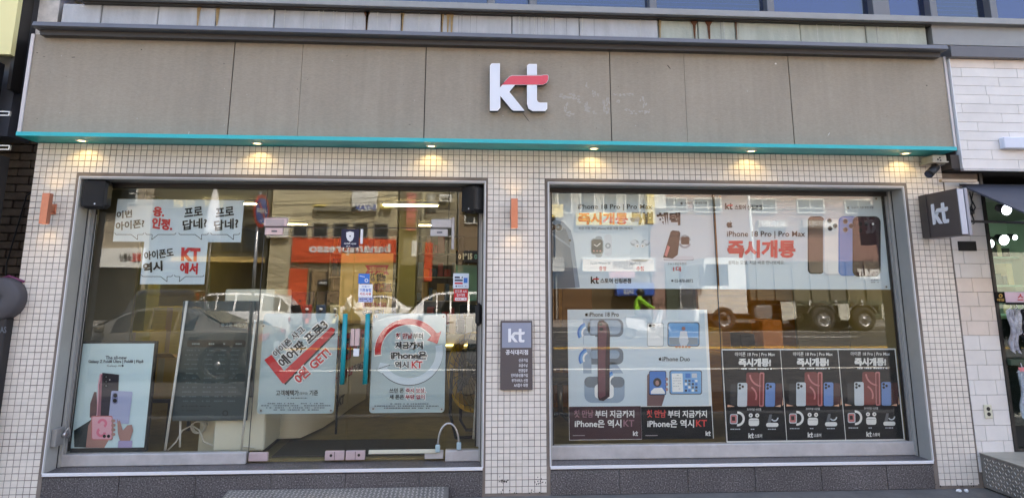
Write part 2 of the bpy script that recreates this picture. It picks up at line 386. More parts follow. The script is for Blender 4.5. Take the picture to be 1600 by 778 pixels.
LILAC = ink('lilac_print', (170, 178, 216)); PINK = ink('pink_print', (226, 172, 190)); SKIN = ink('skin_print', (170, 130, 124)); SKIN2 = ink('shaded_skin_print', (112, 86, 88)); PHBLK = ink('charcoal_phone', (52, 48, 60)); MID = ink('mid_grey_print', (140, 152, 164)); SILV = ink('silver_print', (200, 208, 220)); YELP = ink('yellow_print', (232, 206, 120)); ICE = ink('ice_blue_print', (204, 228, 238))

# ------------------------------------------------------------------ ground
TY = -.29; LX0, LX1, RX0, RX1 = -3.339, .186, .755, 4.107
ZT, ZL, WX0, WX1 = 2.624, .229, -3.732, 4.508; ZW = W(760, 223.5, TY).z-.003; CT = W(760, 217.6, TY).z
asph = mat('asphalt', (62, 62, 64), .9, nz=(9, .25), bump=(180, .5))
pave = mat('pavement', (106, 104, 101), .88, nz=(5, .28), bump=(120, .5))
q = MB(); q.box((-90, -27, -.6), (90, -3.4, -.12)); struct('road', q, asph)
q = MB(); q.add([(-90, -400, -.13), (90, -400, -.13), (90, -35, -.13), (-90, -35, -.13)], [(0, 1, 2, 3)]); q.add([(-400, -400, -.7), (400, -400, -.7), (400, 200, -.7), (-400, 200, -.7)], [(0, 1, 2, 3)]); struct('ground', q, asph)
q = MB(); q.box((-90, -3.2, -.6), (90, .3, 0)); struct('sidewalk', q, pave)
q = MB(); q.box((-90, -31, -.6), (90, -27.2, .02)); struct('opposite_sidewalk', q, pave)
kerbm = mat('kerb_stone', (150, 148, 144), .85, nz=(7, .2))
q = MB()
for i in range(-30, 31): q.box((i*1.0+.005, -3.4, -.3), (i*1.0+.995, -3.2, .012), None, .01); q.box((i*1.0+.005, -27.2, -.3), (i*1.0+.995, -27, .032), None, .01)
struct('kerb', q, kerbm)
lane = mat('lane_paint', (222, 220, 212), .7, nz=(12, .25)); laney = mat('yellow_lane_paint', (214, 170, 60), .7, nz=(12, .2))
q = MB()
for y in (-9.8, -20.1, -23.2):
    for i in range(-8, 9): q.box((i*6, y, -.14), (i*6+(6 if y == -23.2 or y == -9.8 else 3), y+.15, -.116))
struct('lane_marking', q, lane)
q = MB(); q.box((-60, -15.3, -.14), (60, -15.15, -.116)); q.box((-60, -15.6, -.14), (60, -15.45, -.116)); struct('centre_line', q, laney)

# ------------------------------------------------------------------ the shop building
SH = thing('shop_building', 'single storey shopfront with white mosaic tiles and taupe fascia panels', 'building', (.4, .2, 0))
# backing wall round the two openings
q = MB(); yb0, yb1 = .004, .245
q.box((WX0, yb0, 0), (LX0, yb1, ZW)); q.box((LX1, yb0, 0), (RX0, yb1, ZW)); q.box((RX1, yb0, 0), (WX1, yb1, ZW))
q.box((LX0, yb0, ZT), (LX1, yb1, ZW)); q.box((RX0, yb0, ZT), (RX1, yb1, ZW)); q.box((LX0, .03, 0), (LX1, yb1, ZL-.03)); q.box((RX0, .03, 0), (RX1, yb1, ZL-.03))
q.box((WX0, .245, ZT+.02), (WX1, 9.9, 3.9)); q.box((WX0, .245, 0), (WX0+.12, 9.9, ZT+.02)); q.box((WX1-.12, .245, 0), (WX1, 9.9, ZT+.02)); q.box((WX0+.12, 7.3, 0), (WX1-.12, 9.9, ZT+.02))
objs('wall_backing', q, GROUT, SH)
q = MB(); P_ = .0518; gp = .0040; rr = random.Random(3)
nx = round((WX1-WX0)/P_); P_ = (WX1-WX0)/nx; nz_ = int(ZW/P_)
for i in range(nx):
    for j in range(nz_):
        x0 = WX0+i*P_; z0 = ZW-(j+1)*P_; cx, cz = x0+P_/2, z0+P_/2
        if cz < ZT+.022 and (LX0-.024 < cx < LX1+.022 or RX0-.022 < cx < RX1+.022): continue
        if i == 0 or i == nx-1: e = 0
        g1 = gp/2+rr.uniform(-.0006, .0009); a, b, c, d = x0+g1, x0+P_-g1, z0+g1, z0+P_-g1; y = rr.uniform(-.0004, .0004); bv = .0016
        q.add([(a, .004, c), (b, .004, c), (b, .004, d), (a, .004, d), (a+bv, y, c+bv), (b-bv, y, c+bv), (b-bv, y, d-bv), (a+bv, y, d-bv)],
              [(4, 5, 6, 7), (0, 1, 5, 4), (1, 2, 6, 5), (2, 3, 7, 6), (3, 0, 4, 7)])
obj('mosaic_tiles', q, TILE, SH, kind='stuff')
JAMB = mat('jamb_panel', (172, 172, 168), .5, .05, nz=(3, .1))
# opening trims, reveal linings
for (x0, x1) in ((LX0, LX1), (RX0, RX1)):
    q = MB(); t = .012
    q.box((x0-.002, -.004, ZL), (x0+t, .30, ZT), JAMB); q.box((x1-t, -.004, ZL), (x1+.002, .30, ZT), JAMB)
    q.box((x0+t, -.004, ZT-t), (x1-t, .30, ZT+.002), ALU)
    for xx, s in ((x0+t, 1), (x1-t, -1)):    # folds and joints of the reveal sheet
        q.box((xx, .165, ZL+.002), (xx+s*.006, .172, ZT-t-.002), DARKMET); q.box((xx, .19, ZL+.002), (xx+s*.02, .24, ZT-t-.002), JAMB)
    objs('window_surround', q, ALU, SH)
    q = MB(); q.box((x0-.005, -.010, ZL-.002), (x0+.001, -.0045, ZT+.010)); q.box((x1-.001, -.010, ZL-.002), (x1+.005, -.0045, ZT+.010)); q.box((x0+.001, -.010, ZT+.003), (x1-.001, -.0045, ZT+.010))
    objs('surround_trim', q, EDGE, SH)
    # ledge and nosing
    q = MB(); n = int((x1-x0)/.8)
    obj('ledge', MB().box((x0+.013, .0, ZL-.03), (x1-.013, .30, ZL)), GRAN, SH)
    obj('ledge_nosing', MB().box((x0, -.012, ZL-.022), (x1, -.001, ZL+.003), None, .002), EDGE, SH)
    xs = [x0]
    k = 0
    st = .6 if x0 < 0 else .585
    while xs[-1]+st < x1-.2: xs.append(xs[-1]+st)
    xs.append(x1)
    pieces('granite_slab', [((a+.003, .0, .003), (b-.003, .028, ZL-.034)) for a, b in zip(xs, xs[1:])], GRAN, SH, .002)
    obj('grout_bed', MB().box((x0, .012, 0), (x1, .03, ZL-.036)), mat('pale_grout', (150, 148, 146), .9), SH)

# glazing: left opening = fixed pane, two doors, narrow pane; right opening = two panes
DOOR0, DOOR1, DOOR2 = W(401, 540, G).x, W(547.5, 540, G).x, W(697, 540, G).x
ZB, ZTR = .325, W(548, 356, G).z
LF = MB(); 
LF.box((LX0+.013, .20, ZL+.001), (DOOR0-.01, .285, ZB), ALU2, .006); LF.box((DOOR2+.012, .20, ZL+.001), (LX1-.013, .285, ZB-.005), ALU2, .006)
RB = .345
LF.box((RX0+.013, .20, ZL+.001), (RX1-.013, .285, RB), ALU2, .006)
for x0, x1, zb in ((LX0, DOOR0, ZB), (RX0, RX1, RB)):
    pass
for x0, x1 in ((LX0, LX1), (RX0, RX1)):
    LF.box((x0+.013, .215, ZT-.055), (x1-.013, .285, ZT-.013), DARKMET)
    LF.box((x0+.021, .215, ZB if x0 < 0 else RB), (x0+.05, .285, ZT-.055), ALU, .003); LF.box((x1-.05, .215, RB), (x1-.021, .285, ZT-.055), ALU, .003)
    LF.box((x0+.05, .235, RB), (x0+.062, .262, ZT-.055), DARKMET); LF.box((x1-.062, .235, RB), (x1-.05, .262, ZT-.055), DARKMET)
objs('window_frame', LF, ALU, SH)
def pane(x0, x1, z0, z1, name='window_pane', y=.240): return obj(name, MB().box((x0, y, z0), (x1, y+.009, z1)), GLASS, SH)
pane(LX0+.05, DOOR0-.004, ZB-.01, ZT-.05); pane(DOOR0+.001, DOOR2-.001, ZTR+.006, ZT-.05); pane(DOOR2+.004, LX1-.05, ZB-.01, ZT-.05)
MX = W(1122, 470, G).x
pane(RX0+.05, MX-.003, RB-.01, ZT-.05); pane(MX+.003, RX1-.05, RB-.01, ZT-.05)
obj('glass_joint', MB().box((MX-.003, .239, RB), (MX+.003, .2495, ZT-.055)), mat('silicone', (60, 62, 60), .6), SH)
q = MB()
for x in (DOOR0-.0015,): q.box((x-.0025, .2385, ZB), (x+.0025, .251, ZT-.055))
q.box((DOOR2-.001, .2385, ZTR+.006), (DOOR2+.004, .251, ZT-.055))
objs('glass_joint', q, mat('silicone', (60, 62, 60)), SH)
FIT = mat('patch_fitting', (196, 178, 182), .35, .35, nz=(9, .1))
TEALP = mat('teal_paint', (28, 150, 160), .3, coat=.3)
for k, (a, b) in enumerate(((DOOR0, DOOR1), (DOOR1, DOOR2))):
    zb = ZL+.018
    d = obj('glass_door', MB().box((a+.004, .240, zb), (b-.004, .250, ZTR-.004)), GLASS, SH)
    hx = b-.085 if k == 0 else a+.085
    hz0, hz1 = W(0, 601, G-.06), W(0, 489, G-.06)
    h = MB(); hxx = W(537 if k == 0 else 572.5, 545, G-.06).x
    z0, z1 = W(537, 600, G-.06).z, W(537, 490, G-.06).z
    h.cyl((hxx, G-.06, z0), (hxx, G-.06, z1), .0215, None, 14, TEALP)
    for zz in (z0+.12, z1-.12): h.cyl((hxx, G-.06, zz), (hxx, G-.008, zz), .011, None, 8, STEEL)
    obj('pull_handle', h, TEALP, d)
    h = MB()
    fx0, fx1 = (b-.17, b-.006) if k == 0 else (a+.006, a+.17)
    h.box((fx0, .228, zb), (fx1, .262, zb+.075), FIT, .004); h.cyl(((fx0+fx1)/2+(.03 if k else -.03), .226, zb+.04), ((fx0+fx1)/2+(.03 if k else -.03), .229, zb+.04), .012, None, 10, DARKMET)
    h.box(((fx0+fx1)/2-.002, .2265, zb+.004), ((fx0+fx1)/2+.002, .229, zb+.07), DARKMET)
    objs('patch_fitting', h, FIT, d)
    h = MB(); fx0, fx1 = (a+.004, a+.165) if k == 0 else (b-.165, b-.004)
    h.box((fx0, .228, zb), (fx1, .262, zb+.07), FIT if k == 0 else ALU2, .004); objs('hinge_fitting', h, FIT, d)
    h = MB(); h.box((fx0, .228, ZTR-.072), (fx1, .262, ZTR-.006), FIT if k == 0 else ALU2, .004); h.box((fx0+.06, .2265, ZTR-.045), (fx0+.11, .229, ZTR-.03), INKG); objs('hinge_fitting', h, FIT, d)
q = MB(); a = W(403, 346, G); b = W(440, 352, G)
q.box((DOOR0-.012, .226, ZTR+.004), (DOOR0+.2, .264, ZTR+.085), FIT, .008); q.box((DOOR2-.16, .226, ZTR+.004), (DOOR2+.03, .264, ZTR+.085), ALU2, .008); q.box((DOOR2+.03, .226, ZTR-.19), (DOOR2+.055, .264, ZTR+.10), ALU2, .004)
q.box((DOOR0+.01, .2245, ZTR+.012), (DOOR0+.17, .2262, ZTR+.07), mat('fitting_plate', (170, 160, 164), .4, .3))
objs('transom_fitting', q, FIT, SH)
q = MB(); q.box((DOOR0+.006, .236, ZTR-.003), (DOOR2-.006, .254, ZTR+.004)); obj('transom_gasket', q, DARKMET, SH)
# latch box between the pull handles
lx0, lz1 = W(548.5, 513, G).x, W(555, 513, G).z
q = MB(); q.box((W(548.5, 520, G).x, .222, W(555, 540, G).z), (W(555, 520, G).x-.002, .262, lz1), FIT, .003); q.box((W(555, 520, G).x+.002, .222, W(555, 540, G).z), (W(563, 520, G).x, .262, lz1), FIT, .003); q.box((W(553, 545, G).x, .222, W(555, 556, G).z), (W(562, 545, G).x, .24, W(555, 544, G).z), PAPERW, .002)
objs('door_lock', q, FIT, SH)

# fascia panels, end trims, coping, teal canopy strip
FY = -.14; fz0, fz1 = CT, 3.87
pieces_ = []
seams = [W(x, 130, FY).x for x in (362, 470, 664.5, 953.5, 1070, 1234)]
fx = [-3.795]+seams+[4.555]
FB = thing('fascia_sign_band', 'long taupe fascia band with teal underside strip above the shop windows', 'fascia', (.4, 0, fz0))
for i, (a, b) in enumerate(zip(fx, fx[1:])):
    g1 = .004 if (i not in (1, 5)) else .001; g2 = .004 if (i+1 not in (2, 5)) else .001
    ga = {0: 0, 1: .004, 2: .0012, 3: .004, 4: .004, 5: .0012, 6: .004}[i]; gb = {0: .004, 1: .0012, 2: .004, 3: .004, 4: .0012, 5: .004, 6: 0}[i]
    obj('fascia_panel', MB().box((a+ga, FY, fz0), (b-gb, FY+.02, fz1), None, .0015), FASC, FB)
obj('fascia_backing', MB().box((fx[0], FY+.02, fz0), (fx[-1], .0, fz1)), mat('dark_backing', (40, 38, 36), .9), FB)
q = MB(); q.box((fx[0]-.03, FY-.012, fz0), (fx[0]-.001, .06, fz1+.0), mat('pale_end_trim', (206, 200, 198), .5)); q.box((fx[-1]+.001, FY-.012, fz0), (fx[-1]+.022, .06, fz1), mat('pale_end_trim', (206, 200, 198))); q.box((fx[-1]+.023, FY+.02, fz0-.04), (fx[-1]+.028, .06, fz1), COPING)
objs('end_trim', q, None, FB)
q = MB(); q.prismx([(-.30, 3.895), (-.285, 3.935), (.12, 3.99), (.12, 3.87), (-.18, 3.87), (-.18, 3.885), (-.285, 3.887)], W(50, 35, -.3).x, W(1482, 75, -.3).x, COPING)
q.prismx([(-.22, 3.84), (-.22, 3.885), (.0, 3.885), (.0, 3.84)], W(52, 35, -.3).x+.02, W(1482, 75, -.3).x-.03, mat('coping_dark_lip', (58, 54, 52), .5))  # second, darker lip below the coping
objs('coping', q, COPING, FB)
q = MB(); tx0, tx1 = W(25, 208, TY).x, W(1496, 236, TY).x
q.box((tx0, TY, ZW+.003), (tx1, TY+.004, CT), None); q.box((tx0, TY+.004, CT-.006), (tx1, FY, CT-.0005)); q.box((tx0, TY+.004, ZW+.003), (tx1, .05, ZW+.009)); q.box((tx0, TY+.004, ZW+.009), (tx0+.004, .0, CT-.007)); q.box((tx1-.004, TY+.004, ZW+.009), (tx1, .0, CT-.007))
obj('canopy_strip', q, TEAL, FB)
# glue marks left by old lettering
GL = mat('glue_residue', (172, 164, 153), .85, nz=(60, .12)); q = MB(); rr = random.Random(5)
blobs = [(885,150,12,5),(898,152,9,6),(884,168,5,9),(891,178,8,5),(905,160,4,4),(917,134,3,6),(928,147,4,6),(934,149,3,3),(916,164,4,6),(921,172,9,5),(930,176,6,3),(944,165,3,14),(950,160,4,8),(949,173,5,6),(962,148,6,2),(972,149,7,3),(984,148,7,2.5),(966,158,4,4),(980,172,5,3),(990,176,7,3.5),(1003,155,4,6),(1008,165,4,6),(1004,176,8,4),(1012,174,4,4)]
for (bx, by, rx, ry) in blobs:
    for t in range(9):
        cx, cy = bx+rr.uniform(-rx, rx)*.7, by+rr.uniform(-ry, ry)*.7; n = 7
        pts = [W(cx+rx*.33*rr.uniform(.5, 1.1)*math.cos(2*math.pi*i/n), cy+ry*.33*rr.uniform(.5, 1.1)*math.sin(2*math.pi*i/n), FY-.0006-.0001*t) for i in range(n)]
        q.add(pts, [list(range(n))], GL)
obj('glue_mark', q, GL, FB, kind='stuff')

# ------------------------------------------------------------------ upper storeys above the shop
UP = thing('upper_building', 'grey upper storeys with stained concrete band and blue reflecting windows', 'building', (3, 3, 3.99))
zc1 = 4.26
seamx = [W(x, 30, .1).x for x in (95, 157, 246, 337, 428, 573, 628, 690, 800, 905, 1028, 1090, 1148, 1249, 1351, 1445)]
for i, (a, b) in enumerate(zip(seamx, seamx[1:])):
    mm = CONC2 if i >= 10 else CONC
    obj('parapet_slab', MB().box((a+.004, .1+(.006 if i % 3 == 1 else 0), 3.93), (b-.004, .3, zc1), mm, .006), mm, UP)
obj('parapet_joint', MB().box((seamx[0], .13, 3.93), (seamx[-1]-.01, .3, zc1-.004)), mat('dark_joint', (60, 56, 50), .9), UP)
def streak(xs, m, w0=3, topw=None):
    q = MB(); rr = random.Random(int(sum(xs)))
    for x in xs:
        a = W(x, 25, .093); wd = rr.uniform(.5, 1)*w0*.006; L = zc1-.002-rr.uniform(.0, .06); tw = (topw or w0)*.006
        y = .0925
        zs = [zc1-.004, zc1-.05, zc1-.12, 3.99+rr.uniform(0, .1)]; ws = [tw, wd*.9, wd*.6, wd*.35]
        vs = [(a.x+s*ww*(1+rr.uniform(-.2, .2)), y, z) for z, ww in zip(zs, ws) for s in (-1, 1)]
        q.add(vs, [(0, 1, 3, 2), (2, 3, 5, 4), (4, 5, 7, 6)], m)
    objs('stain_streak', q, m, UP)
streak([573.5, 1084, 1106.5], RUST, 3, 6); streak([574, 629, 691, 1030], RUSTL, 3, 3); streak([628, 690, 1029, 1149], RUST, 1.2)
streak([340, 310, 700, 706], RUSTL, 3); streak([420, 445, 498, 505, 521, 526, 590, 655, 812, 822, 835, 846, 860, 910, 1000, 1130, 1275, 1300, 1310, 1370, 1400], LIME, .8); streak([430, 475, 540, 552, 610, 717, 722, 735, 745, 808, 817, 828, 840, 851, 866, 885, 928, 1125, 1152, 1350, 1367], GREYST, .5)
# sill band above the slabs and windows over it
q = MB(); q.box((-3.55, -.02, zc1+.012), (9, .3, zc1+.075), ALU, .004); q.box((-3.55, .04, zc1-.004), (seamx[-1]+.02, .3, zc1+.012), DARKMET)
q.box((seamx[-1]+.03, .06, 4.07), (9, .3, zc1+.011), ALU); objs('sill_band', q, ALU, UP)
q = MB(); q.box((seamx[-1]+.006, .12, 3.5), (9, .3, 4.07), CONC); obj('concrete_band', q, CONC, UP)
zs0 = zc1+.075
q = MB(); q.box((-3.6, .32, 3.99), (9, 9.9, 10.4)); obj('wall', q, mat('grey_render', (120, 120, 122), .85, nz=(3, .15)), UP)  # unseen height added so the block shades the shopfront and street
mull = [W(x, 8, .1).x for x in (60, 245, 505, 767, 832, 1018, 1200, 1371, 1452, 1545)]+[6.2, 7.4, 8.6]
for k, x in enumerate(mull):
    wd = .035 if k not in (7,) else .085
    obj('window_mullion', MB().box((x-wd, .04, zs0+.001), (x+wd, .3, 5.6), mat('anodised_frame', (112, 112, 114), .4, .4), .004), None, UP)
for k, (a, b) in enumerate(zip(mull, mull[1:])):
    wa = .036 if k not in (7,) else .086; wb = .036 if k+1 not in (7,) else .086
    p = obj('window_pane', MB().box((a+wa, .13, zs0), (b-wb, .138, 5.6)), UPGLASS, UP)
    if k in (4, 5, 8):   # slats behind the glass, coloured blue to imitate the mirrored sky
        q = MB()
        for j in range(26): q.prismx([(.2, zs0+.02+j*.045), (.235, zs0+.045+j*.045), (.237, zs0+.043+j*.045), (.202, zs0+.018+j*.045)], a+wa+.02, b-wb-.02)
        objs('blind', q, mat('sky_tinted_slats', (120, 140, 178), .6), UP)
    elif k in (7,): obj('blue_sheet', MB().box((a+wa+.01, .18, zs0+.01), (b-wb-.01, .19, 5.5)), mat('blue_film', (40, 72, 160), .5), UP)
    else: obj('blind', MB().box((a+wa+.02, .2, zs0+.05+.05*(k % 3)), (b-wb-.02, .206, 5.5)), mat('sky_tinted_blind', (72, 96, 158), .6), UP)  # blind coloured blue to imitate sky reflected in the pane
obj('lintel', MB().box((-3.6, .0, 5.601), (9, .318, 6.4)), mat('grey_render', (120, 120, 122)), UP)

# ------------------------------------------------------------------ logo sign on the fascia
def ext(poly, x0, y0, x1, y1, Y, th, m, side, q):
    pts = []
    for x, y in poly:
        p = W(x0+(x-140)/482*(x1-x0), y0+(y-107)/391*(y1-y0), Y); pts.append((p.x, p.z))
    q.prism(pts[::-1], Y, Y+th, m, side)
SG = thing('logo_sign', 'raised white letters kt with a red ribbon stroke on the taupe fascia', 'sign', tuple(W(810, 173, FY)), )
LW = mat('letter_face_white', (222, 224, 230), .3, coat=.4); LR = mat('letter_face_red', (214, 56, 72), .3, coat=.4); LS = mat('letter_side', (52, 50, 52), .5); LRIM = mat('letter_rim', (238, 238, 240), .3)
def shrink(poly, k=6):
    cx = sum(p[0] for p in poly)/len(poly); cy = sum(p[1] for p in poly)/len(poly); out = []
    n = len(poly)
    A = sum(poly[i][0]*poly[(i+1) % n][1]-poly[(i+1) % n][0]*poly[i][1] for i in range(n)); sg = 1 if A > 0 else -1
    for i in range(n):
        p, c, r = Vector(poly[i-1]), Vector(poly[i]), Vector(poly[(i+1) % n]); e1 = (c-p).normalized(); e2 = (r-c).normalized()
        n1 = Vector((-e1.y, e1.x)); n2 = Vector((-e2.y, e2.x)); b = (n1+n2)
        b = b/max(.5, b.dot(n1)) if b.length > 1e-6 else n1
        out.append(tuple(c+b*k*sg))
    return out
bx = (765.5, 99.5, 857, 174)
for nm, poly, m in (('letter_k', KT_W, LW), ('red_ribbon', KT_R, LR), ('letter_t', KT_T1, LW), ('letter_t_foot', KT_T2, LW)):
    q = MB(); ext(poly, *bx, FY-.075, .06, LRIM, LS, q); ext(shrink(poly, 2.5 if nm == 'red_ribbon' else 6), *bx, FY-.0765, .003, m, m, q)
    obj(nm, q, m, SG)

# ------------------------------------------------------------------ downlights under the canopy strip
WARM = emat('warm_lamp', (255, 224, 150), 2.2)
def lamp(kind, loc, d, energy, color, size=.03, ang=140, blend=.6, name='lamp_light', parent=None):
    l = bpy.data.lights.new(name, kind); l.energy = energy; l.color = color; l.shadow_soft_size = size
    if kind == 'SPOT': l.spot_size = R(ang); l.spot_blend = blend
    o = bpy.data.objects.new(name, l); SC.collection.objects.link(o)
    if parent: o.parent = parent; o.location = Vector(loc)-worg(parent)
    else: o.location = loc
    if kind == 'SPOT': o.rotation_euler = (-Vector(d)).to_track_quat('Z', 'Y').to_euler()
    return o
places = ['above the left wall lamp', 'above the four cell speech bubble banner', 'above the right end of the glass doors', 'above the banner with the watch and earbuds', 'above the banner with the three big phones', 'beside the security camera']
for i, (px, py) in enumerate(((128, 218), (402, 223.5), (674, 229), (928, 234), (1174, 238), (1415, 242))):
    p = W(px, py, -.12); p.z = ZW+.003
    t = thing('downlight', 'round downlight glowing in the teal soffit '+places[i], 'downlight', tuple(p), group='downlights in the teal soffit')
    q = MB(); q.lathe((p.x, p.y, p.z), (0, 0, -1), [(.030, .001), (.034, .007), (.046, .006), (.05, .0), (.03, -.0)], 20); obj('trim_ring', q, EDGE, t)
    q = MB(); q.cyl((p.x, p.y, p.z-.0035), (p.x, p.y, p.z-.001), .031, None, 18); obj('lamp_lens', q, WARM, t)
    lamp('SPOT', (p.x, p.y, p.z-.012), (0, .18, -1), .55, (1, .72, .30), .02, 124, .35, parent=t)
# ------------------------------------------------------------------ copper wall sconces
for i, (px, py) in enumerate(((72, 326), (803.5, 333.5))):
    c = W(px, py, -.105); t = thing('wall_sconce', ('copper up and down wall lamp on the tiles left of the speech bubble window' if i == 0 else 'copper up and down wall lamp on the tiled pillar between the two windows'), 'wall lamp', (c.x, c.y, c.z-.13), group='copper wall lamps')
    q = MB()
    for (xa, xb, ya, yb) in ((-.029, -.026, -.029, .029), (.026, .029, -.029, .029), (-.026, .026, -.029, -.026), (-.026, .026, .026, .029)): q.box((c.x+xa, c.y+ya, c.z-.128), (c.x+xb, c.y+yb, c.z+.128))
    q.box((c.x-.03, c.y-.03, c.z-.004), (c.x+.03, c.y+.03, c.z+.004)); obj('lamp_body', q, COPPER, t)
    q = MB(); q.box((c.x-.022, c.y+.03, c.z-.02), (c.x+.022, -.016, c.z+.03)); q.box((c.x-.03, -.015, c.z-.04), (c.x+.03, -.001, c.z+.05), None, .003); obj('bracket', q, COPPER, t)
    q = MB(); q.box((c.x-.02, c.y-.02, c.z+.11), (c.x+.02, c.y+.02, c.z+.118)); q.box((c.x-.02, c.y-.02, c.z-.118), (c.x+.02, c.y+.02, c.z-.11)); obj('lamp_lens', q, WARM, t)
    lamp('SPOT', (c.x, c.y+.01, c.z+.135), (0, .25, 1), .13, (1, .66, .30), .02, 110, .8, parent=t); lamp('SPOT', (c.x, c.y+.01, c.z-.135), (0, .25, -1), .13, (1, .66, .30), .02, 110, .8, parent=t)

# ------------------------------------------------------------------ loudspeakers in the opening corners
def speaker(px, py, Y, rot, label):
    c = W(px, py, Y); t = thing('loudspeaker', label, 'loudspeaker', (0, 0, 0), group='black loudspeakers in the window corners')
    q = MB(); q.box((-.1, -.07, -.125), (.1, .09, .125), None, .03); obj('cabinet', q, BLACK, t)
    q = MB(); q.box((-.088, -.078, -.112), (.088, -.071, .112), None, .006); obj('grille', q, mat('speaker_grille', (30, 31, 34), .75, bump=(500, .6)), t)
    q = MB(); q.cyl((.02, -.0795, -.09), (.02, -.0785, -.09), .007, None, 10); obj('badge', q, INKW, t)
    q = MB(); q.tube([(0, .09, .05), (0, .12, .06), (.0, .13, .02), (.0, .13, -.05)], .014); obj('mount', q, BLACK, t)
    t.location = c; t.rotation_euler = (0, 0, rot); return t
speaker(151.5, 304, .09, R(6), 'black wall loudspeaker in the top left corner of the left window opening')
s2 = speaker(741, 312, .10, R(-52), 'black wall loudspeaker turned sideways at the top right of the door opening')
q = MB(); a = W(149, 325, .2); q.tube([(LX0+.07, .215, ZT-.3), (LX0+.072, .212, 1.6), (LX0+.07, .214, ZL+.2)], .004, 5); obj('speaker_cable', q, ALU, None, 'thin grey cable running down the jamb below the left loudspeaker', cat='cable')

# ------------------------------------------------------------------ security camera and its box
t = thing('security_camera', 'small black bullet camera hanging under a beige junction box at the right end', 'security camera', tuple(W(1460, 275, -.14)))
BEI = mat('beige_plastic', (176, 170, 154), .6, nz=(20, .15))
a = W(1457, 242, -.2); b = W(1480, 254.5, -.2); q = MB(); q.box((a.x, -.2, b.z), (b.x, -.02, min(a.z, ZW)), None, .006); q.box((a.x-.01, -.205, b.z+.003), (b.x+.012, -.01, b.z+.014)); obj('junction_box', q, BEI, t)
q = MB(); m_ = (a.x+b.x)/2
for dx, dz in ((-.02, .03), (.0, .045), (.004, .02)): q.cyl((m_+dx, -.203, b.z+dz), (m_+dx, -.2005, b.z+dz), .009, None, 8)
obj('knockout', q, DARKMET, t, kind='stuff')
q = MB(); c = W(1455, 267, -.17); q.cyl((c.x+.075, -.13, c.z+.04), (c.x-.055, -.21, c.z-.04), .036, .038, 14, BLACK); q.cyl((c.x-.056, -.211, c.z-.041), (c.x-.058, -.213, c.z-.042), .03, None, 14, UPGLASS); obj('camera_body', q, BLACK, t)
q = MB(); q.tube([(c.x+.05, -.13, c.z+.03), (c.x+.055, -.12, b.z-.01), (m_, -.1, b.z)], .012); obj('camera_bracket', q, DARKMET, t)
q = MB(); q.tube([(b.x, -.1, b.z+.03), (b.x+.05, -.12, b.z+.05), (b.x+.06, -.08, b.z+.01), (b.x+.02, -.02, b.z-.01)], .006); obj('cable', q, mat('grey_cable', (150, 150, 150), .6), t)

# ------------------------------------------------------------------ projecting sign and plaque
BR = mat('sign_brown', (82, 74, 72), .45, .2)
bx0, bx1 = 4.235, 4.325; zt, zb = W(1440, 306, -.03).z, W(1445, 373, -.03).z
t = thing('projecting_sign', 'square dark brown box sign with white letters kt sticking out from the right pillar', 'sign', (bx0, -.3, zb))
obj('sign_box', MB().box((bx0, -.535, zb), (bx1-.03, -.03, zt), None, .004), BR, t)
obj('light_panel', MB().box((bx0+.004, -.545, zb+.006), (bx1-.036, -.536, zt-.006)), mat('sign_edge', (188, 190, 200), .4), t)
obj('rear_panel', MB().box((bx1-.028, -.55, zb-.004), (bx1, -.03, zt+.002), None, .003), mat('sign_edge2', (150, 150, 158), .4), t)
obj('mounting_rib', MB().box((bx0-.006, -.13, zb+.004), (bx0-.0005, -.025, zt-.004)), mat('sign_brown_dark', (66, 60, 58), .45), t)
q = MB(); sy0, sy1, sz0, sz1 = -.42, -.2, zt-.125, zb+.13
for poly in (KT_W, KT_R, KT_T1, KT_T2):
    pts = [(-.19-(x-140)/482*.215, zt-.10-(y-107)/391*.185) for x, y in poly]; q.prismx(pts, bx0-.008, bx0-.0005)
obj('letters', q, LW, t, kind='stuff')

t = thing('wall_plaque', 'upright brown plaque with grey kt panel and white Korean service list on the pillar', 'plaque', tuple(W(807, 608, 0)))
a, b = slab_px(782, 501, 832, 609, -.03, .028); obj('plaque_board', MB().box(a, b, None, .003), mat('plaque_brown', (86, 78, 78), .5), t)
p = Print(-.03); p.rect(784.5, 504, 830, 543, mat('plaque_grey', (142, 148, 166), .35)); p.logo(794, 513, 820, 534.5, INKW)
p.text('공식대리점', 790, 546, 825, 554, INKW, .02)
for y, s_, x0 in ((562.5, '신규가입', 810.5), (570.5, '요금수납', 810.5), (578.5, '변경업무', 810.5), (586, '인터넷/상품가입', 798.5), (594, '부가서비스 신청', 799.5), (601.5, 'A/S접수 대행', 803)): p.text(s_, x0, y-2.7, 824.5, y+2.7, INKW, .012)
p.done(t)

# ------------------------------------------------------------------ posters behind the glass
PY = .262
def sheet(x0, y0, x1, y1, m, label, cat='poster', name='poster', Y=PY, th=.002, group=None, r=0):
    a, b = slab_px(x0, y0, x1, y1, Y, th)
    t = thing(name, label, cat, ((a[0]+b[0])/2, Y, a[2]), group=group)
    if r:
        q = MB(); pts = []
        for cx, cz, a0 in ((b[0]-r, b[2]-r, 0), (a[0]+r, b[2]-r, 90), (a[0]+r, a[2]+r, 180), (b[0]-r, a[2]+r, 270)):
            for i in range(5): u = R(a0+90*i/4); pts.append((cx+r*math.cos(u), cz+r*math.sin(u)))
        q.prism(pts[::-1], Y, Y+th)
        obj('board', q, m, t)
    else: obj('sheet', MB().box(a, b), m, t)
    return t
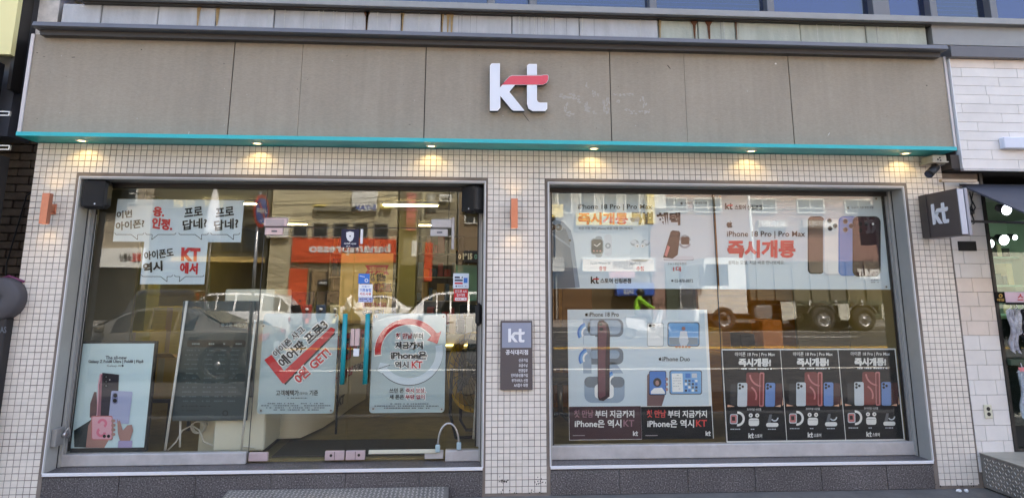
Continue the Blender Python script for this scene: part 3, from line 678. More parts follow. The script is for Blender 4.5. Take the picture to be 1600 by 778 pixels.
# speech bubble banners
t = sheet(180, 312, 379, 378, PAPER, 'long pale blue banner of four speech bubbles with slanted Korean words', 'banner', 'banner')
p = Print(PY)
def bubble(x0, x1, y, tail):
    d = 9 if tail > (x0+x1)/2 else -9
    pts = [(x0, y-3), (x0+3, y), (tail-d if d > 0 else tail, y)]
    pts = [(x0, y-2.5), (x0+2, y), (tail-(9 if d > 0 else 0), y), (tail+(1 if d > 0 else -1), y+8), (tail+(1 if d > 0 else 9), y), (x1-2, y), (x1, y-2.5)]
    p.line(pts, .9, INK)
p.text('이번', 182, 329, 207, 341, INK, .03, -7, .12); p.text('아이폰?', 180.5, 344.5, 226, 358, INK, .03, -7, .12); bubble(179, 225, 366.5, 214)
p.text('응.', 239, 323, 257, 339, INKR, .04, 6); p.text('인정.', 237, 341, 270, 359, INKR, .04, 8); bubble(227, 275, 366.5, 238)
p.text('프로', 287, 324, 316, 338, INK, .03, -7, .12); p.text('답네?', 285, 342, 324, 358, INK, .03, -7, .12); bubble(279, 326, 366.5, 314)
p.text('프로', 336, 324, 365, 338, INK, .03, -7, .12); p.text('답네?', 334, 342.5, 373, 359, INK, .03, -7, .12); bubble(329, 375, 366.5, 364)
p.done(t)
t = sheet(222, 377.5, 322, 444, PAPER, 'short pale blue banner of two speech bubbles hanging under the long one', 'banner', 'banner', Y=PY+.003)
p = Print(PY+.003); p.text('아이폰도', 225, 390, 271, 404, INK, .03, -8, .1); p.rect(231, 394, 237, 408, PAPER, 4) if False else None
p.text('역시', 223, 409, 255, 425, INK, .035, -8, .1); bubble(221, 270, 432, 260)
p.text('KT', 283, 387, 313, 408, INKR, .045, 2); p.text('에서', 281, 410, 309, 428, INKR, .035, 3); bubble(272, 319, 432, 281); p.done(t)
# big left banner (right window)
t = sheet(857, 303, 1118, 451, PAPER, 'wide pale banner with watch, earbuds and charger pictures and Korean discount headline', 'banner', 'banner')
p = Print(PY)
p.face([(857, 345), (866, 343), (880, 347), (892, 360), (897, 380), (899, 400), (906, 449), (880, 451), (858, 451)], SLATE2); p.face([(857, 352), (870, 351), (884, 358), (889, 372), (893, 400), (899, 449.5), (858, 451)], SLATE, 2)
p.face([(858, 360), (893, 386), (893, 389), (858, 364)], SLATE2, 3)
for x, y in ((862, 341), (863, 355), (873, 355.5)): p.disc(x, y, 6.6, SLATE2, 3); p.disc(x, y, 5.3, INK, 4); p.disc(x-1, y-1, 2.2, SLATE, 5)
p.disc(890.5, 375.5, 2, INK, 4)
p.text('iPhone 18 Pro | Pro Max', 903, 319, 1019, 329, INK, .012); p.text('즉시개통', 903, 332, 981, 351, INKR, .035); p.text('특별', 985, 331, 1021, 351, NAVY, .035); p.text('혜택', 1026, 332, 1063, 352, INK, .035)
p.text('지금 가장 핫한 iPhone 바로 개통 만나보세요.', 904, 354.5, 990, 359, INKG, .004)
p.apple(1063, 315, 1067, 320, INKG); p.text("Apple의 가장 멋진 선물", 1070, 315.5, 1105, 319.5, INKG, .004)
# watch
p.rrect(944, 366, 956, 400, 5, SILV, 1); p.rrect(930, 369, 941, 402, 4, MID, 1); p.ring(950, 384, 2, 4.5, 0, 360, MID, 2); p.rrect(923, 372.5, 943, 398, 5, MID, 2); p.rrect(924.3, 374, 941.5, 396.5, 4, INK, 3); p.line([(928, 382), (932.5, 385), (938, 380)], 1.1, INKW, 4)
for k in range(3): p.disc(928+k*5, 392, 1.1, ROSE, 4)
# earbuds
for s_ in (-1, 1): p.disc(1000+s_*8.5, 379.5, 6.5, MID, 2, 5); p.disc(1000+s_*10, 378, 4.4, SILV, 3, 3); p.disc(1000+s_*4.5, 383.5, 4.2, SILV, 3); p.disc(1000+s_*4, 384.5, 2.6, INKW, 4); p.disc(1000+s_*4.2, 384.5, 1.1, INK, 5)
p.rrect(984, 385, 1016, 409, 9, mat('print_case', (186, 206, 222), .3), 1)
# charger
p.face([(1036, 402), (1048, 362), (1051, 360), (1061, 361), (1063, 364), (1059, 398), (1051, 404)], INK, 3); p.face([(1038, 399), (1043, 383), (1047, 386), (1042, 401)], ROSE, 4)
p.rrect(1064, 370, 1077, 382, 2.5, INK, 4); p.ring(1070, 378, 7, 10, 20, 160, MID, 3); p.ring(1070, 376, 6.5, 9, 180, 360, MID, 3)
p.rrect(1037, 400, 1084, 406, 3, SILV, 2); p.rrect(1037, 403, 1084, 407, 2, MID, 1)
p.rect(911, 405, 1022, 424, INKW, 1); p.text('Apple Watch SE', 922, 409.5, 954, 414, MID, .004); p.text('증정', 936, 416, 947, 423, INKR, .02); p.text('AirPods', 984, 409.5, 1002, 414, MID, .004); p.text('추첨', 994, 416, 1006, 423, INKR, .02)
p.text('3 in 1 무선충전기', 1044, 410, 1072, 414, INKG, .004); p.text('1대', 1052, 416, 1064, 424, INKR, .02)
p.logo(923, 432, 936, 443, INK, INKR); p.text('스토어 신림본점', 938, 434.5, 986, 442.5, INK, .022); p.text('02-878-8872', 1054, 436, 1083, 441, INKG, .012); p.disc(1050.5, 438.5, 1.8, INKG, 4)
for x, y in ((1113, 306.5), (861, 447)): p.disc(x, y, 2, STEEL, 5); p.disc(x, y, 1, INK, 6)
p.done(t)
# big right banner
t = sheet(1120.5, 304.5, 1384, 452, PAPER, 'wide pale banner with red Korean headline and row of big phones at its right', 'banner', 'banner', Y=PY+.002)
p = Print(PY+.002)
p.logo(1133, 317.5, 1145, 327.5, INK, INKR); p.text('스토어 신림본점', 1148, 320, 1191, 328, INK, .022)
p.apple(1135, 345, 1145, 356, INK); p.text('iPhone 18 Pro | Pro Max', 1136, 361, 1258, 372.5, INK, .012); p.text('즉시개통', 1136.5, 375, 1243, 403, INKR, .035)
p.text('원하는 모델, 지금 바로 만나보세요.', 1138, 407, 1226, 413.5, INKG, .006); p.apple(1323, 322, 1327.5, 327, INKG); p.text('Apple의 가장 멋진 선물', 1330, 322.5, 1365, 326.5, INKG, .004)
p.rrect(1262, 338, 1288, 428, 7, INK, 1); p.rrect(1264, 340, 1287, 426, 6, mat('print_bronze', (72, 60, 58), .3), 2); p.rrect(1286, 340, 1318, 430, 7, SILV, 3); p.rrect(1288, 342, 1317, 428, 6, PAPERW, 4)
for x, y in ((1296, 345), (1297, 357), (1305, 353)): p.disc(x, y, 4, MID, 5); p.disc(x, y, 3, INK, 6)
BLP = ink('blue_phone', (108, 142, 204)); p.rrect(1310, 338, 1340, 431, 8, BLUE, 5); p.rrect(1312, 340, 1339, 430, 7, BLP, 6)
for x, y in ((1321, 346), (1321, 359), (1330, 353)): p.disc(x, y, 4.5, SLATE2, 7); p.disc(x, y, 3.4, INK, 8)
p.rrect(1332, 338, 1376, 432, 9, INK, 7); p.rrect(1333.5, 339.5, 1374, 430.5, 8, ORANGEB, 8); p.rrect(1338, 344, 1360, 366, 6, ink('burgundy2', (58, 28, 38)), 9)
for x, y in ((1344, 350), (1344, 360), (1354, 350)): p.disc(x, y, 3.4, INK, 10)
p.disc(1364, 350, 1.8, INKW, 10)
p.fine(1361, 1373, 437, INKG, 1); p.fine(1361, 1373, 441, INKG, 1)
for x, y in ((1125, 307.5), (1369, 310.5), (1385, 448)): p.disc(x, y, 2, STEEL, 11); p.disc(x, y, 1, INK, 12)
p.done(t)
# two-part poster low on the left of the right window
t = sheet(888, 483.5, 1110, 686, PAPERW, 'large two-part poster with glass letters, folding phones and dark slogan band', 'poster', 'poster', Y=PY+.001)
p = Print(PY+.001); p.rect(888, 484, 1104, 634, PAPER, 1); p.rect(889.5, 634.5, 1002, 686, MAROON, 1); p.rect(1002.2, 634.5, 1113, 685.5, BLK2, 1)
p.apple(914, 488, 919, 494, INK); p.text('iPhone 18 Pro', 920, 487.5, 967, 494.5, INK, .008)
GLY = ink('glass_letter_grey', (112, 122, 134)); GLL = ink('glass_letter_light', (150, 168, 190))
# letter shapes: P-like, R-like and O-like pieces of thick glass
p.rrect(911, 498, 974, 526, 9, GLY, 2); p.rrect(918, 500, 970, 522, 8, GLL, 3); p.rect(911, 498, 922, 538, GLL, 3); p.rect(912, 524, 930, 538, PAPER, 4); p.rrect(911, 543, 974, 569, 9, GLY, 2); p.rrect(922, 547, 968, 560, 6, GLL, 3); p.rect(911, 543, 924, 583, GLL, 3)
p.face([(946, 566), (962, 566), (974, 583), (955, 583)], GLL, 2); p.rrect(913, 588, 976, 629, 12, GLL, 2); p.rrect(913, 588, 976, 605, 8, GLY, 3); p.rrect(929, 600, 959, 622, 6, PAPERW, 4)
for cx, cy in ((919, 520), (921, 560), (962, 596)):
    for rr_, mm in ((14, BLUE), (11, SKYB), (8, PAPERW)): p.ring(cx, cy, rr_, rr_+3, 150, 250, mm, 5, 10)
p.face([(933.5, 505), (936, 500.5), (943, 500), (950, 506), (953, 518), (952.5, 619), (943, 626), (936, 625), (934, 620)], ORANGEB, 6); p.face([(934.5, 506), (940, 501.5), (947, 508), (948, 520), (946, 560), (946, 618), (938, 622), (935, 619)], ink('burg_light', (104, 60, 72)), 7)
for x, y in ((938.5, 506), (939.5, 514)): p.disc(x, y, 3.2, INK, 8, 2.6)
p.apple(1029, 557.5, 1034, 563, INK); p.text('iPhone Duo', 1035, 557, 1078, 564, INK, .012)
p.rrect(1011, 504, 1037, 541, 3, MID, 2); p.rrect(1011.8, 504.8, 1036.2, 540.2, 2.5, PAPERW, 3); p.disc(1016, 508.5, 2.4, INK, 4); p.disc(1021.5, 508.5, 2.4, INK, 4)
p.rrect(1043, 503, 1093, 541, 4, INKG, 2); p.rrect(1044.5, 504.5, 1091.5, 539.5, 3, SKYB, 3); p.rect(1045.5, 527, 1090.5, 538.5, MID, 4); p.disc(1068, 513, 3, SKIN, 5); p.face([(1063, 517), (1073, 517), (1076, 533), (1072, 541), (1064, 541), (1061, 532)], SILV, 5)
for k in range(5): p.disc(1057+k*5, 541.5, 2.2, SKIN, 6, 1.8)
p.face([(1011, 587), (1013, 583), (1017, 590), (1019, 606), (1034, 612), (1039, 618), (1034, 634), (1011, 634)], SKIN2, 2); p.rrect(1014, 579, 1041, 617, 2.5, INK, 3); p.rrect(1015, 580, 1040, 616, 2, BLUE, 4); p.disc(1027, 597, 6.5, INK, 5, 7); p.disc(1027, 598, 3, SKIN, 6, 4); p.face([(1017, 611), (1022, 606), (1034, 605), (1039, 612), (1039, 615), (1017, 615)], PAPERW, 6)
for k in range(3): p.disc(1042, 592+k*8, 2, SKIN, 5, 2.6)
p.rrect(1046, 578, 1097, 616, 3.5, INKG, 2); p.rrect(1047.5, 579.5, 1095.5, 614.5, 3, SKYB, 3); p.rect(1050, 583, 1067, 612, PAPERW, 4)
for k in range(6): p.fine(1052, 1064, 586+k*4.2, MID, .8, 5)
p.rect(1071, 583, 1079, 590, BLUE, 4); p.rect(1081, 583, 1089, 590, SILV, 4)
for i in range(4):
    for j in range(4): p.rect(1070+i*5.4, 593+j*5, 1073.6+i*5.4, 596.4+j*5, (INKG, PAPERW, BLUE, NAVY)[(i*3+j) % 4], 4)
for x0, m1 in ((897, ink('mauve_ink', (150, 108, 122))), (1010.5, ink('bright_red_ink', (214, 66, 60)))):
    p.text('첫 만남', x0, 640, x0+30, 652, m1, .02); p.text('부터 지금까지', x0+33, 640.5, x0+94, 652, INKW, .025); p.text('iPhone은 역시', x0+1, 655, x0+74, 667.5, INKW, .025); p.text('KT', x0+77, 655.5, x0+94, 666, m1, .02); p.logo(x0+92, 673, x0+100, 680.5, INKW); p.rect(x0-2, 679.4, x0+17, 680.4, mat('print_thin', (170, 160, 165)), 4)
p.done(t)
# three black phone posters
first = None
XS = [(1127.5, 1220), (1220, 1311), (1311, 1411)]
XB = [(1138, 1229.5), (1229.5, 1323), (1323, 1419)]
for i, lab in enumerate(('black phone poster with white border, leftmost of three alike beside the pale poster', 'black phone poster with white border, the middle one of three alike in the row', 'black phone poster with white border, rightmost of three alike by the window jamb')):
    if first is None:
        x0, x1 = 1228.2, 1319.4
        t = sheet(x0-3.5, 544.5, x1-1, 689, INKW, lab, 'poster', 'poster', group='black phone posters low in the right window'); first = t
        p = Print(PY); o = lambda x: x-0.0
        bx0, by0 = 1222.0, 544.5
        p.rect(x0-1.7, 546.5, x1-2.8, 687, BLK2, 1)
        cx = (x0+x1)/2-2
        p.text('아이폰 18 Pro | Pro Max', cx-31, 549.5, cx+31, 557, INKW, .012); p.text('즉시개통!', cx-25, 559, cx+25, 572, INKW, .04); p.text('즉시개통!', cx-25, 565.5, cx+25, 572, ink('rosy_ink', (220, 180, 172)), .03, k=3) if False else None
        p.fine(cx-27, cx+27, 575.5, SILV, 2)
        p.rrect(cx-13, 581, cx+7, 633, 3, DROSE, 2); p.ring(cx-13, 618, 15, 17.5, -60, 20, ROSE, 3, 14); p.ring(cx+12, 583, 18, 20.5, 95, 175, ROSE, 3, 14); p.rrect(cx+7.5, 581, cx+15, 634, 2, ROSE, 2); p.rrect(cx+9, 583, cx+13, 632, 1.5, DROSE, 3)
        for dx, m1 in ((-26, SILV), (17, BLP)):
            p.rrect(cx+dx, 597, cx+dx+15, 634, 2.5, m1, 4); 
            for a, b in ((3.5, 3.5), (3.5, 8.5), (8, 6)): p.disc(cx+dx+a, 597+b, 2.1, INK, 5)
        p.rrect(cx-37, 599, cx-27, 632, 2, mat('print_dark_phone', (40, 42, 48), .2), 3); p.rrect(cx+32, 598, cx+43, 632, 2, mat('print_dark_red', (70, 30, 34), .2), 3)
        for xa, xb, sg in ((-41, -30, 1), (41, 32, -1)): p.face([(cx+xa, 631), (cx+xb, 633.6), (cx+xa, 634.6)], ink('glow', (226, 176, 150)), 5)
        p.face([(cx+44, 619), (cx+45.2, 631), (cx+43.4, 633)], ink('glow', (226, 176, 150)), 5)
        p.text('프리미엄 사은품', cx-11, 636.5, cx+11, 640, INKW, .004)
        p.ring(cx-25, 653, 7.5, 11, -95, 95, INKW, 3, 14, 1.05); p.ring(cx-27, 653, 5, 7, 90, 270, SILV, 3); p.rrect(cx-37, 645.5, cx-25, 661, 2.5, SILV, 3); p.rrect(cx-36, 647, cx-26.5, 659.5, 2, ROSE, 4); p.rect(cx-34, 649.5, cx-29, 656, INK, 5)
        p.rrect(cx-8, 652, cx+8, 664, 3.5, INKW, 3)
        for s_ in (-1, 1): p.disc(cx+s_*5, 647.5, 3.2, INKW, 3); p.disc(cx+s_*5.2, 647.5, 1.1, INKG, 4)
        p.line([(cx-7.5, 655.5), (cx+7.5, 655.5)], .5, INKG, 5)
        p.rrect(cx+19, 659, cx+38, 665.5, 3, INKW, 3); p.face([(cx+21, 658), (cx+24, 646), (cx+28, 646), (cx+26, 659)], INKG, 3); p.ring(cx+32, 651, 4, 6, 0, 150, SILV, 3)
        for dx, L in ((-36, 15), (-4.5, 9), (22, 15)): p.fine(cx+dx, cx+dx+L, 669, SILV, 1.4)
        p.logo(cx-8, 675, cx+.5, 683, INKW); p.text('스토어', cx+1.5, 676.5, cx+13, 682.5, INKW, .02)
        p.done(t)
    else: t = dup(first, label=lab)
    if i == 0: t.location.x = W((XS[0][0]+XB[0][1])/2, 617, PY).x
for k, lab, xm in ((1, None, 0),):
    pass
ws = W(1222, 617, PY).x
kids = [o for o in SC.objects if o.get('group') == 'black phone posters low in the right window']
wd = W(1317.4, 617, PY).x-W(1225.7, 617, PY).x
xl = W(1132, 617, PY).x
for i, o in enumerate(kids): o.location.x = xl+wd/2+i*(wd-.004); o.location.y = PY+.0008*(i % 2)
# display poster in its black frame, low in the left window
t = sheet(117, 536.5, 233, 699, ICE, 'pale blue lit display poster of hands holding three phones, low in the left window', 'display poster', 'display_poster', Y=PY+.02, th=.03)
a, b = slab_px(114, 533, 236, 706, PY+.022, .05); obj('display_frame', MB().box(a, b, None, .004), BLACK, t)
p = Print(PY+.02)
NT = NAVY
p.text('The all-new', 165, 555.5, 198, 561, NT, .012); p.text('Galaxy Z Fold8 Ultra | Fold8 | Flip8', 138, 562, 224, 568, NT, .02); p.text('Galaxy AI', 167, 569.5, 189, 573.5, INKG, .004); p.disc(191.5, 571, 1.6, NT, 4)
p.face([(115.5, 672), (135, 660), (150, 650), (140, 699), (116, 698)], mat('print_sleeve', (38, 50, 54), .35), 2)
p.face([(141, 630), (147, 612), (151, 612), (152, 640), (150, 652), (140, 652)], SKIN2, 2); p.face([(134, 699), (138, 664), (146, 650), (176, 652), (178, 672), (163, 699)], SKIN, 3)
p.face([(156, 584), (160, 583), (158, 650), (151, 650), (153, 600)], PINK, 3); p.face([(160, 582), (186, 585), (183, 655), (153, 652), (155, 600)], PHBLK, 4); p.face([(156, 600), (157.5, 586), (160, 584), (157, 650), (152, 650)], ink('pink_edge', (160, 110, 126)), 5)
for y in (588.5, 595.5, 602.5): p.disc(166, y, 3.2, INK, 6, 2.8); p.disc(166, y, 1.6, INKG, 7)
p.disc(171.5, 593, .9, INKW, 6)
p.face([(174, 611), (176, 610), (206, 611.5), (207, 613), (201, 662), (171, 660), (170, 650)], LILAC, 6); p.rrect(175.5, 613, 184, 631, 4, ink('lilac_dark', (120, 126, 168)), 7); p.disc(180, 617.5, 3.2, INK, 8); p.disc(179.5, 625.5, 3.2, INK, 8)
p.rrect(142.5, 649, 176, 687, 3, ROSE, 7); p.rrect(144, 650.5, 174.5, 685.5, 2.5, PINK, 8); p.ring(160, 661, 3.5, 7.5, 180, 420, ink('ribbon_pink', (222, 120, 150)), 9); p.ring(158, 675, 3.5, 7.5, 0, 240, ink('ribbon_pink', (222, 120, 150)), 9); p.disc(163, 681, 2.6, INK, 10); p.disc(169.5, 681, 2.6, INK, 10)
for k in range(4): p.disc(177, 657+k*7, 3.4, SKIN, 9, 2.6)
p.face([(183, 655), (186, 652), (192, 672), (199, 664), (206, 663), (208, 672), (203, 688), (200, 699), (185, 699), (188, 690), (184, 676)], SKIN, 8); p.face([(185, 688), (207, 688), (206, 699), (184, 699)], ink('cuff_lilac', (166, 156, 200)), 9); p.disc(185.5, 655, 1.5, LILAC, 10, 2.4)
p.done(t)
# acrylic boards on the doors
DY = .266
t = sheet(407, 489.5, 525.5, 646, PAPERG, 'grey blue acrylic board with big red tick mark on the left glass door', 'poster board', 'poster_board', Y=DY, r=.03, th=.004)
p = Print(DY); p.face([(413, 562), (424, 554), (444, 579), (517, 511), (524, 514), (522, 520), (444, 599), (441, 598)], INKR, 2); p.face([(444, 599), (523, 519), (523.5, 522), (446, 601)], INK, 1)
p.text('아이폰 사고', 420, 527.5, 482, 539.5, INK, .018, -42.5, halo=INKW); p.text('에어팟 프로3', 425, 528, 522, 545.5, INK, .034, -42.5, halo=INKW); p.text('0원 GET!', 453, 562, 522, 579, INKR, .034, -42.5, halo=INKW)
p.text('고객혜택가', 431, 609, 467, 618, INK, .02); p.text('(할부금)', 468, 612, 481, 617, INK, .004); p.text('기준', 483.5, 609, 497, 617.5, INK, .02); p.fine(449, 480, 621.5, INKG, 1.4)
for k, (a, b) in enumerate(((418, 506), (408, 517), (416, 507), (425, 498))): p.fine(a, b, 630+k*3.3, INKG, 1.5)
for x, y in ((411.5, 509), (525, 492.5), (407.5, 641), (517, 641)): p.disc(x, y, 2.3, STEEL, 5); p.disc(x, y, 1.4, mat('screw_shade', (110, 112, 114), .4, .5), 6)
p.done(t)
t = sheet(580, 489.5, 696, 644.5, PAPERG, 'grey blue acrylic board with red and white circling arrows on the right glass door', 'poster board', 'poster_board', Y=DY, r=.03, th=.004)
p = Print(DY); cx, cy = 638.5, 548
p.ring(cx, cy+1.5, 42.5, 54, -160-28, -30, INKW, 2, 30, .97); p.ring(cx, cy+1, 43.5, 53, -186, -32, INKR, 3, 30, .97); p.face([(667, 531), (689.5, 517), (683, 537)], INKR, 3); p.face([(669, 530), (676, 521), (689, 519), (684, 536)], INKR, 4)
p.ring(cx, cy+2.5, 42.5, 53.5, -5, 152, INKG, 2, 30, .97); p.ring(cx, cy+1, 42.5, 53.5, -12, 152, PAPER, 3, 30, .97); p.face([(589, 578), (594, 566), (609, 569), (597, 583)], PAPER, 4); p.line([(588.5, 578), (592, 575.5), (609, 570)], 1.2, INK, 4)
MRD = ink('plum_ink', (160, 36, 60))
p.text('첫 만남', 618.5, 520, 644, 529.5, MRD, .03, halo=INKW); p.text('부터', 645.5, 520, 661, 529.5, INK, .03, halo=INKW); p.text('지금까지', 617.5, 533.5, 660.5, 545, INK, .03, halo=INKW); p.text('iPhone은', 610.5, 548.5, 667, 561, INK, .03, halo=INKW); p.text('역시', 617, 564, 638.5, 575, INK, .03, halo=INKW); p.text('KT', 643, 564, 660, 575, INKR, .03, halo=INKW)
p.text('쓰던 폰', 608.5, 606, 631, 613.5, INK, .02); p.text('즉시 보상,', 634, 606, 665, 614, MRD, .025, halo=INKW); p.text('새 폰은', 608.5, 616, 631, 623.5, INK, .02); p.text('부담 없이', 633.5, 616, 663.5, 623.5, MRD, .025, halo=INKW)
for k, (a, b) in enumerate(((607, 670), (585, 689), (600, 671))): p.fine(a, b, 630.5+k*3.3, INKG, 1.5)
for x, y in ((588, 494), (693, 494.5), (583, 638.5), (690, 639)): p.disc(x, y, 2.3, STEEL, 5); p.disc(x, y, 1.4, mat('screw_shade', (110, 112, 114)), 6)
p.done(t)
# stickers on the door glass
t = sheet(533, 358, 561, 386.5, NAVY, 'navy security sticker with white shield at the top of the left glass door', 'sticker', 'sticker', Y=.2505, th=.001)
p = Print(.2505-0.012); 
p = Print(.2385, step=.0006); p.rect(533, 358, 561, 386.5, NAVY, 1); p.face([(541, 363), (547, 361.5), (553, 363), (553, 370), (551, 375), (547, 378), (543, 375), (541, 370)], INKW, 2); p.disc(547, 369, 1.2, NAVY, 3); p.text('GiGA eyes', 537.5, 379.2, 556.5, 382.4, INKW, .02); p.fine(541, 552, 384.6, SILV, .9); p.done(t)
q = MB(); a, b = slab_px(563, 358, 567, 381, .225, .012); q.box(a, b, None, .002); obj('door_sensor', q, INKW, None, 'slim white door sensor mounted beside the navy sticker', cat='sensor')
for args in (((560, 427.5, 577.5, 443), BLUE, 'small blue sticker on the right door, uppermost of three', 0), ((560, 444, 582, 464), PAPERW, 'small white sticker with blue Korean letters on the right door, middle of three', 1), ((560, 464.5, 582, 472), LILAC, 'small lilac sticker on the right door, lowest of three', 2)):
    (x0, y0, x1, y1), m1, lab, k = args
    t = sheet(x0, y0, x1, y1, m1, lab, 'sticker', 'sticker', Y=.2505, th=.0008, group='stickers beside the lock of the right door')
    p = Print(.2385, step=.0006); p.rect(x0, y0, x1, y1, m1, 1)
    if k == 0: p.line([(562, 431), (570, 432.5)], 1, INKW, 2); p.ring(572.5, 438, 1.6, 3, 0, 360, INKW, 2, 10)
    if k == 1: p.text('서울시', 565, 446, 577, 449, BLUE, .01, k=2); p.text('기후동행', 562, 450.5, 580, 456, BLUE, .03, k=2); p.text('카드사용', 562, 457, 580, 461.5, INKR, .02, k=2)
    if k == 2: p.fine(562, 580, 467, NAVY, 1.5, 2); p.fine(562, 580, 470, NAVY, 1, 2)
    p.done(t)
t = sheet(708, 427, 732.5, 450.5, PAPER, 'pale blue printed sticker on the narrow right pane above the red one', 'sticker', 'sticker', Y=.2505, th=.0008)
p = Print(.2385, step=.0006); p.rect(708, 427, 732.5, 450.5, PAPER, 1)
for k in range(3): p.rect(710.5, 432+k*4.6, 723, 434.6+k*4.6, (NAVY, NAVY, INKR)[k], 2)
p.rect(724.5, 434, 730.5, 442, BLUE, 2); p.disc(713, 447, 1.4, INKG, 2); p.fine(716, 730, 447, INKG, 1.3, 2); p.disc(720, 433, 1.6, INKW, 3); p.done(t)
t = sheet(709, 451.5, 731, 470.5, INKR, 'red sticker with white Korean repair service words on the narrow right pane', 'sticker', 'sticker', Y=.2505, th=.0008)
p = Print(.2385, step=.0006); p.rect(709, 451.5, 731, 470.5, INKR, 1); p.text('핸드폰 A/S', 711, 453, 729, 457.3, INKW, .02, k=2); p.text('접수대행', 713.5, 458.5, 726.5, 463, INKW, .02, k=2); p.rect(711, 464.8, 729, 469.4, INKW, 2); p.fine(713, 727, 467, INKR, 1.2, 3); p.done(t)

# ------------------------------------------------------------------ lock box on the left jamb, cable lock, black wall unit, chequer plates
q = MB(); c = W(88, 683, .06); q.box((LX0+.013, .03, c.z-.07), (LX0+.055, .15, c.z+.07), None, .004)
t = thing('jamb_lock', 'weathered grey lock box low on the left jamb of the left window', 'lock', (LX0+.03, .1, c.z-.07)); obj('lock_body', q, ALU, t)
q = MB(); q.cyl((LX0+.055, .12, c.z+.01), (LX0+.085, .12, c.z+.01), .02, None, 12); q.tube([(LX0+.07, .12, c.z+.03), (LX0+.09, .14, c.z+.06), (LX0+.09, .17, c.z+.0), (LX0+.07, .16, c.z-.03)], .008); obj('lock_cylinder', q, STEEL, t)
t = thing('cable_lock', 'arched steel cable lock standing on the sill at the right of the door', 'lock', tuple(W(700, 702, .21)))
y = .205; A_ = W(684, 700, y); B_ = W(717, 698, y); T_ = W(700, 661, y)
q = MB(); pts = []
for i in range(17):
    u = math.pi*i/16; pts.append(((A_.x+B_.x)/2-(B_.x-A_.x)/2*math.cos(u), y, A_.z+(T_.z-A_.z)*math.sin(u)**.8))
q.tube(pts, .009, 8); obj('cable_loop', q, STEEL, t)
q = MB(); q.box((A_.x-.02, y-.02, A_.z-.03), (A_.x+.02, y+.02, A_.z+.03), None, .005); obj('clamp', q, mat('pale_clamp', (170, 196, 204), .3, .2), t); q = MB(); q.box((B_.x-.02, y-.02, B_.z-.02), (B_.x+.02, y+.02, B_.z+.04), None, .005); obj('clamp', q, mat('pale_clamp', (170, 196, 204)), t)
a = W(576, 706, .225); b = W(686, 700, .225); q = MB(); q.box((a.x, .218, a.z-.015), (b.x, .232, a.z+.018), None, .003); obj('door_rail', q, mat('cream_bar', (206, 206, 186), .4), None, 'cream bar lying low across the right glass door', cat='bar')
q = MB(); c = W(748, 491, .2); q.box((c.x-.03, .15, c.z-.1), (c.x+.03, .236, c.z+.1), None, .028); obj('door_sensor', q, BLACK, None, 'black oval unit on the jamb right of the stickers', cat='sensor')
# low step of chequer plate in front of the doors
LOZ = mat('pale_lozenge', (214, 208, 198), .3, .6)  # lozenges paler than the plate so the raised pattern shows
def chequer(q, P0, U, V, nu, nv, m):
    m = LOZ
    """raised lozenges on a plane: P0 + U*i + V*j"""
    Nn = V.cross(U).normalized(); u, v = U.normalized(), V.normalized()
    for i in range(nu):
        for j in range(nv):
            c = P0+U*(i+.5)+V*(j+.5); a = (u+v).normalized() if (i+j) % 2 else (u-v).normalized(); b = Nn.cross(a)
            q.add([c+a*.016, c+b*.0045, c-a*.016, c-b*.0045, c+Nn*.0022+a*.008, c+Nn*.0022-a*.008], [(0, 1, 4), (1, 5, 4), (1, 2, 5), (2, 3, 5), (3, 4, 5), (3, 0, 4)], m)
rx0, rx1 = W(357, 765, -.02).x, W(701, 765, -.02).x; zr = W(528, 762.5, -.018).z
t = thing('door_ramp', 'scuffed steel chequer plate ramp on the pavement before the glass doors', 'ramp', ((rx0+rx1)/2, -.5, 0))
q = MB(); q.prismx([(-.018, zr), (-.8, .012), (-.8, .002), (-.018, .002)], rx0, rx1); obj('ramp_plate', q, CHECK, t)
q = MB(); U = Vector((.034, 0, 0)); V = Vector((0, -.782, .012-zr)); L_ = V.length; nv = int(L_/.034); chequer(q, Vector((rx0+.01, -.018, zr+.0002)), U, V/nv, int((rx1-rx0-.02)/.034), nv, CHECK)
obj('tread_lozenges', q, LOZ, t, kind='stuff')

# ------------------------------------------------------------------ left neighbour
LB = thing('left_neighbour_building', 'dark brick wall of the neighbouring building beyond the left edge of the shop', 'building', (-5.2, .6, 0))
obj('wall_core', MB().box((-9, .545, 0), (-3.74, 6, 4.2)), mat('dark_mortar', (44, 40, 36), .95), LB)
bx = []; rr = random.Random(11)
BRD = mat('dark_brick', (98, 86, 74), .9, nz=(9, .35), bump=(60, .5))  # dark brick tone with random mottling
for j in range(int(3.9/.075)):
    for i in range(4):
        x0 = -4.62+i*.225+(.11 if j % 2 else 0)
        d = rr.uniform(0, .014); bx.append(((x0+.005, .50-d, j*.075+.005), (x0+.22, .545, j*.075+.07)))
pieces('brick', bx, BRD, LB, .004)
obj('pale_upper_wall', MB().box((-3.98, .15, 3.9), (-3.80, .5, 6.4)), mat('white_brickwork', (206, 200, 192), .8, nz=(14, .2)), LB)
bx = [((-3.795+.14*i+(.07 if j % 2 else 0)+.003, .36, 3.9+j*.06+.003), (-3.795+.14*i+.137+(.07 if j % 2 else 0), .42, 3.9+j*.06+.057)) for j in range(9) for i in range(2)]
pieces('brick', bx, mat('tan_brick', (176, 160, 136), .85, nz=(14, .2)), LB, .003)
q = MB(); q.box((-4.28, .1, 3.0), (-4.06, .42, 6)); obj('duct', q, mat('grey_duct', (96, 100, 110), .5, .2), LB)
t = thing('yellow_signboard', 'pale yellow blank signboard high at the far left edge', 'sign', (-4.8, -.1, 3.5)); a, b = W(0, 85, -.1), W(29, 0, -.1)
obj('sign_panel', MB().box((-6, -.1, a.z), (b.x, -.04, a.z+2.0)), mat('pale_yellow', (232, 222, 160), .5), t)
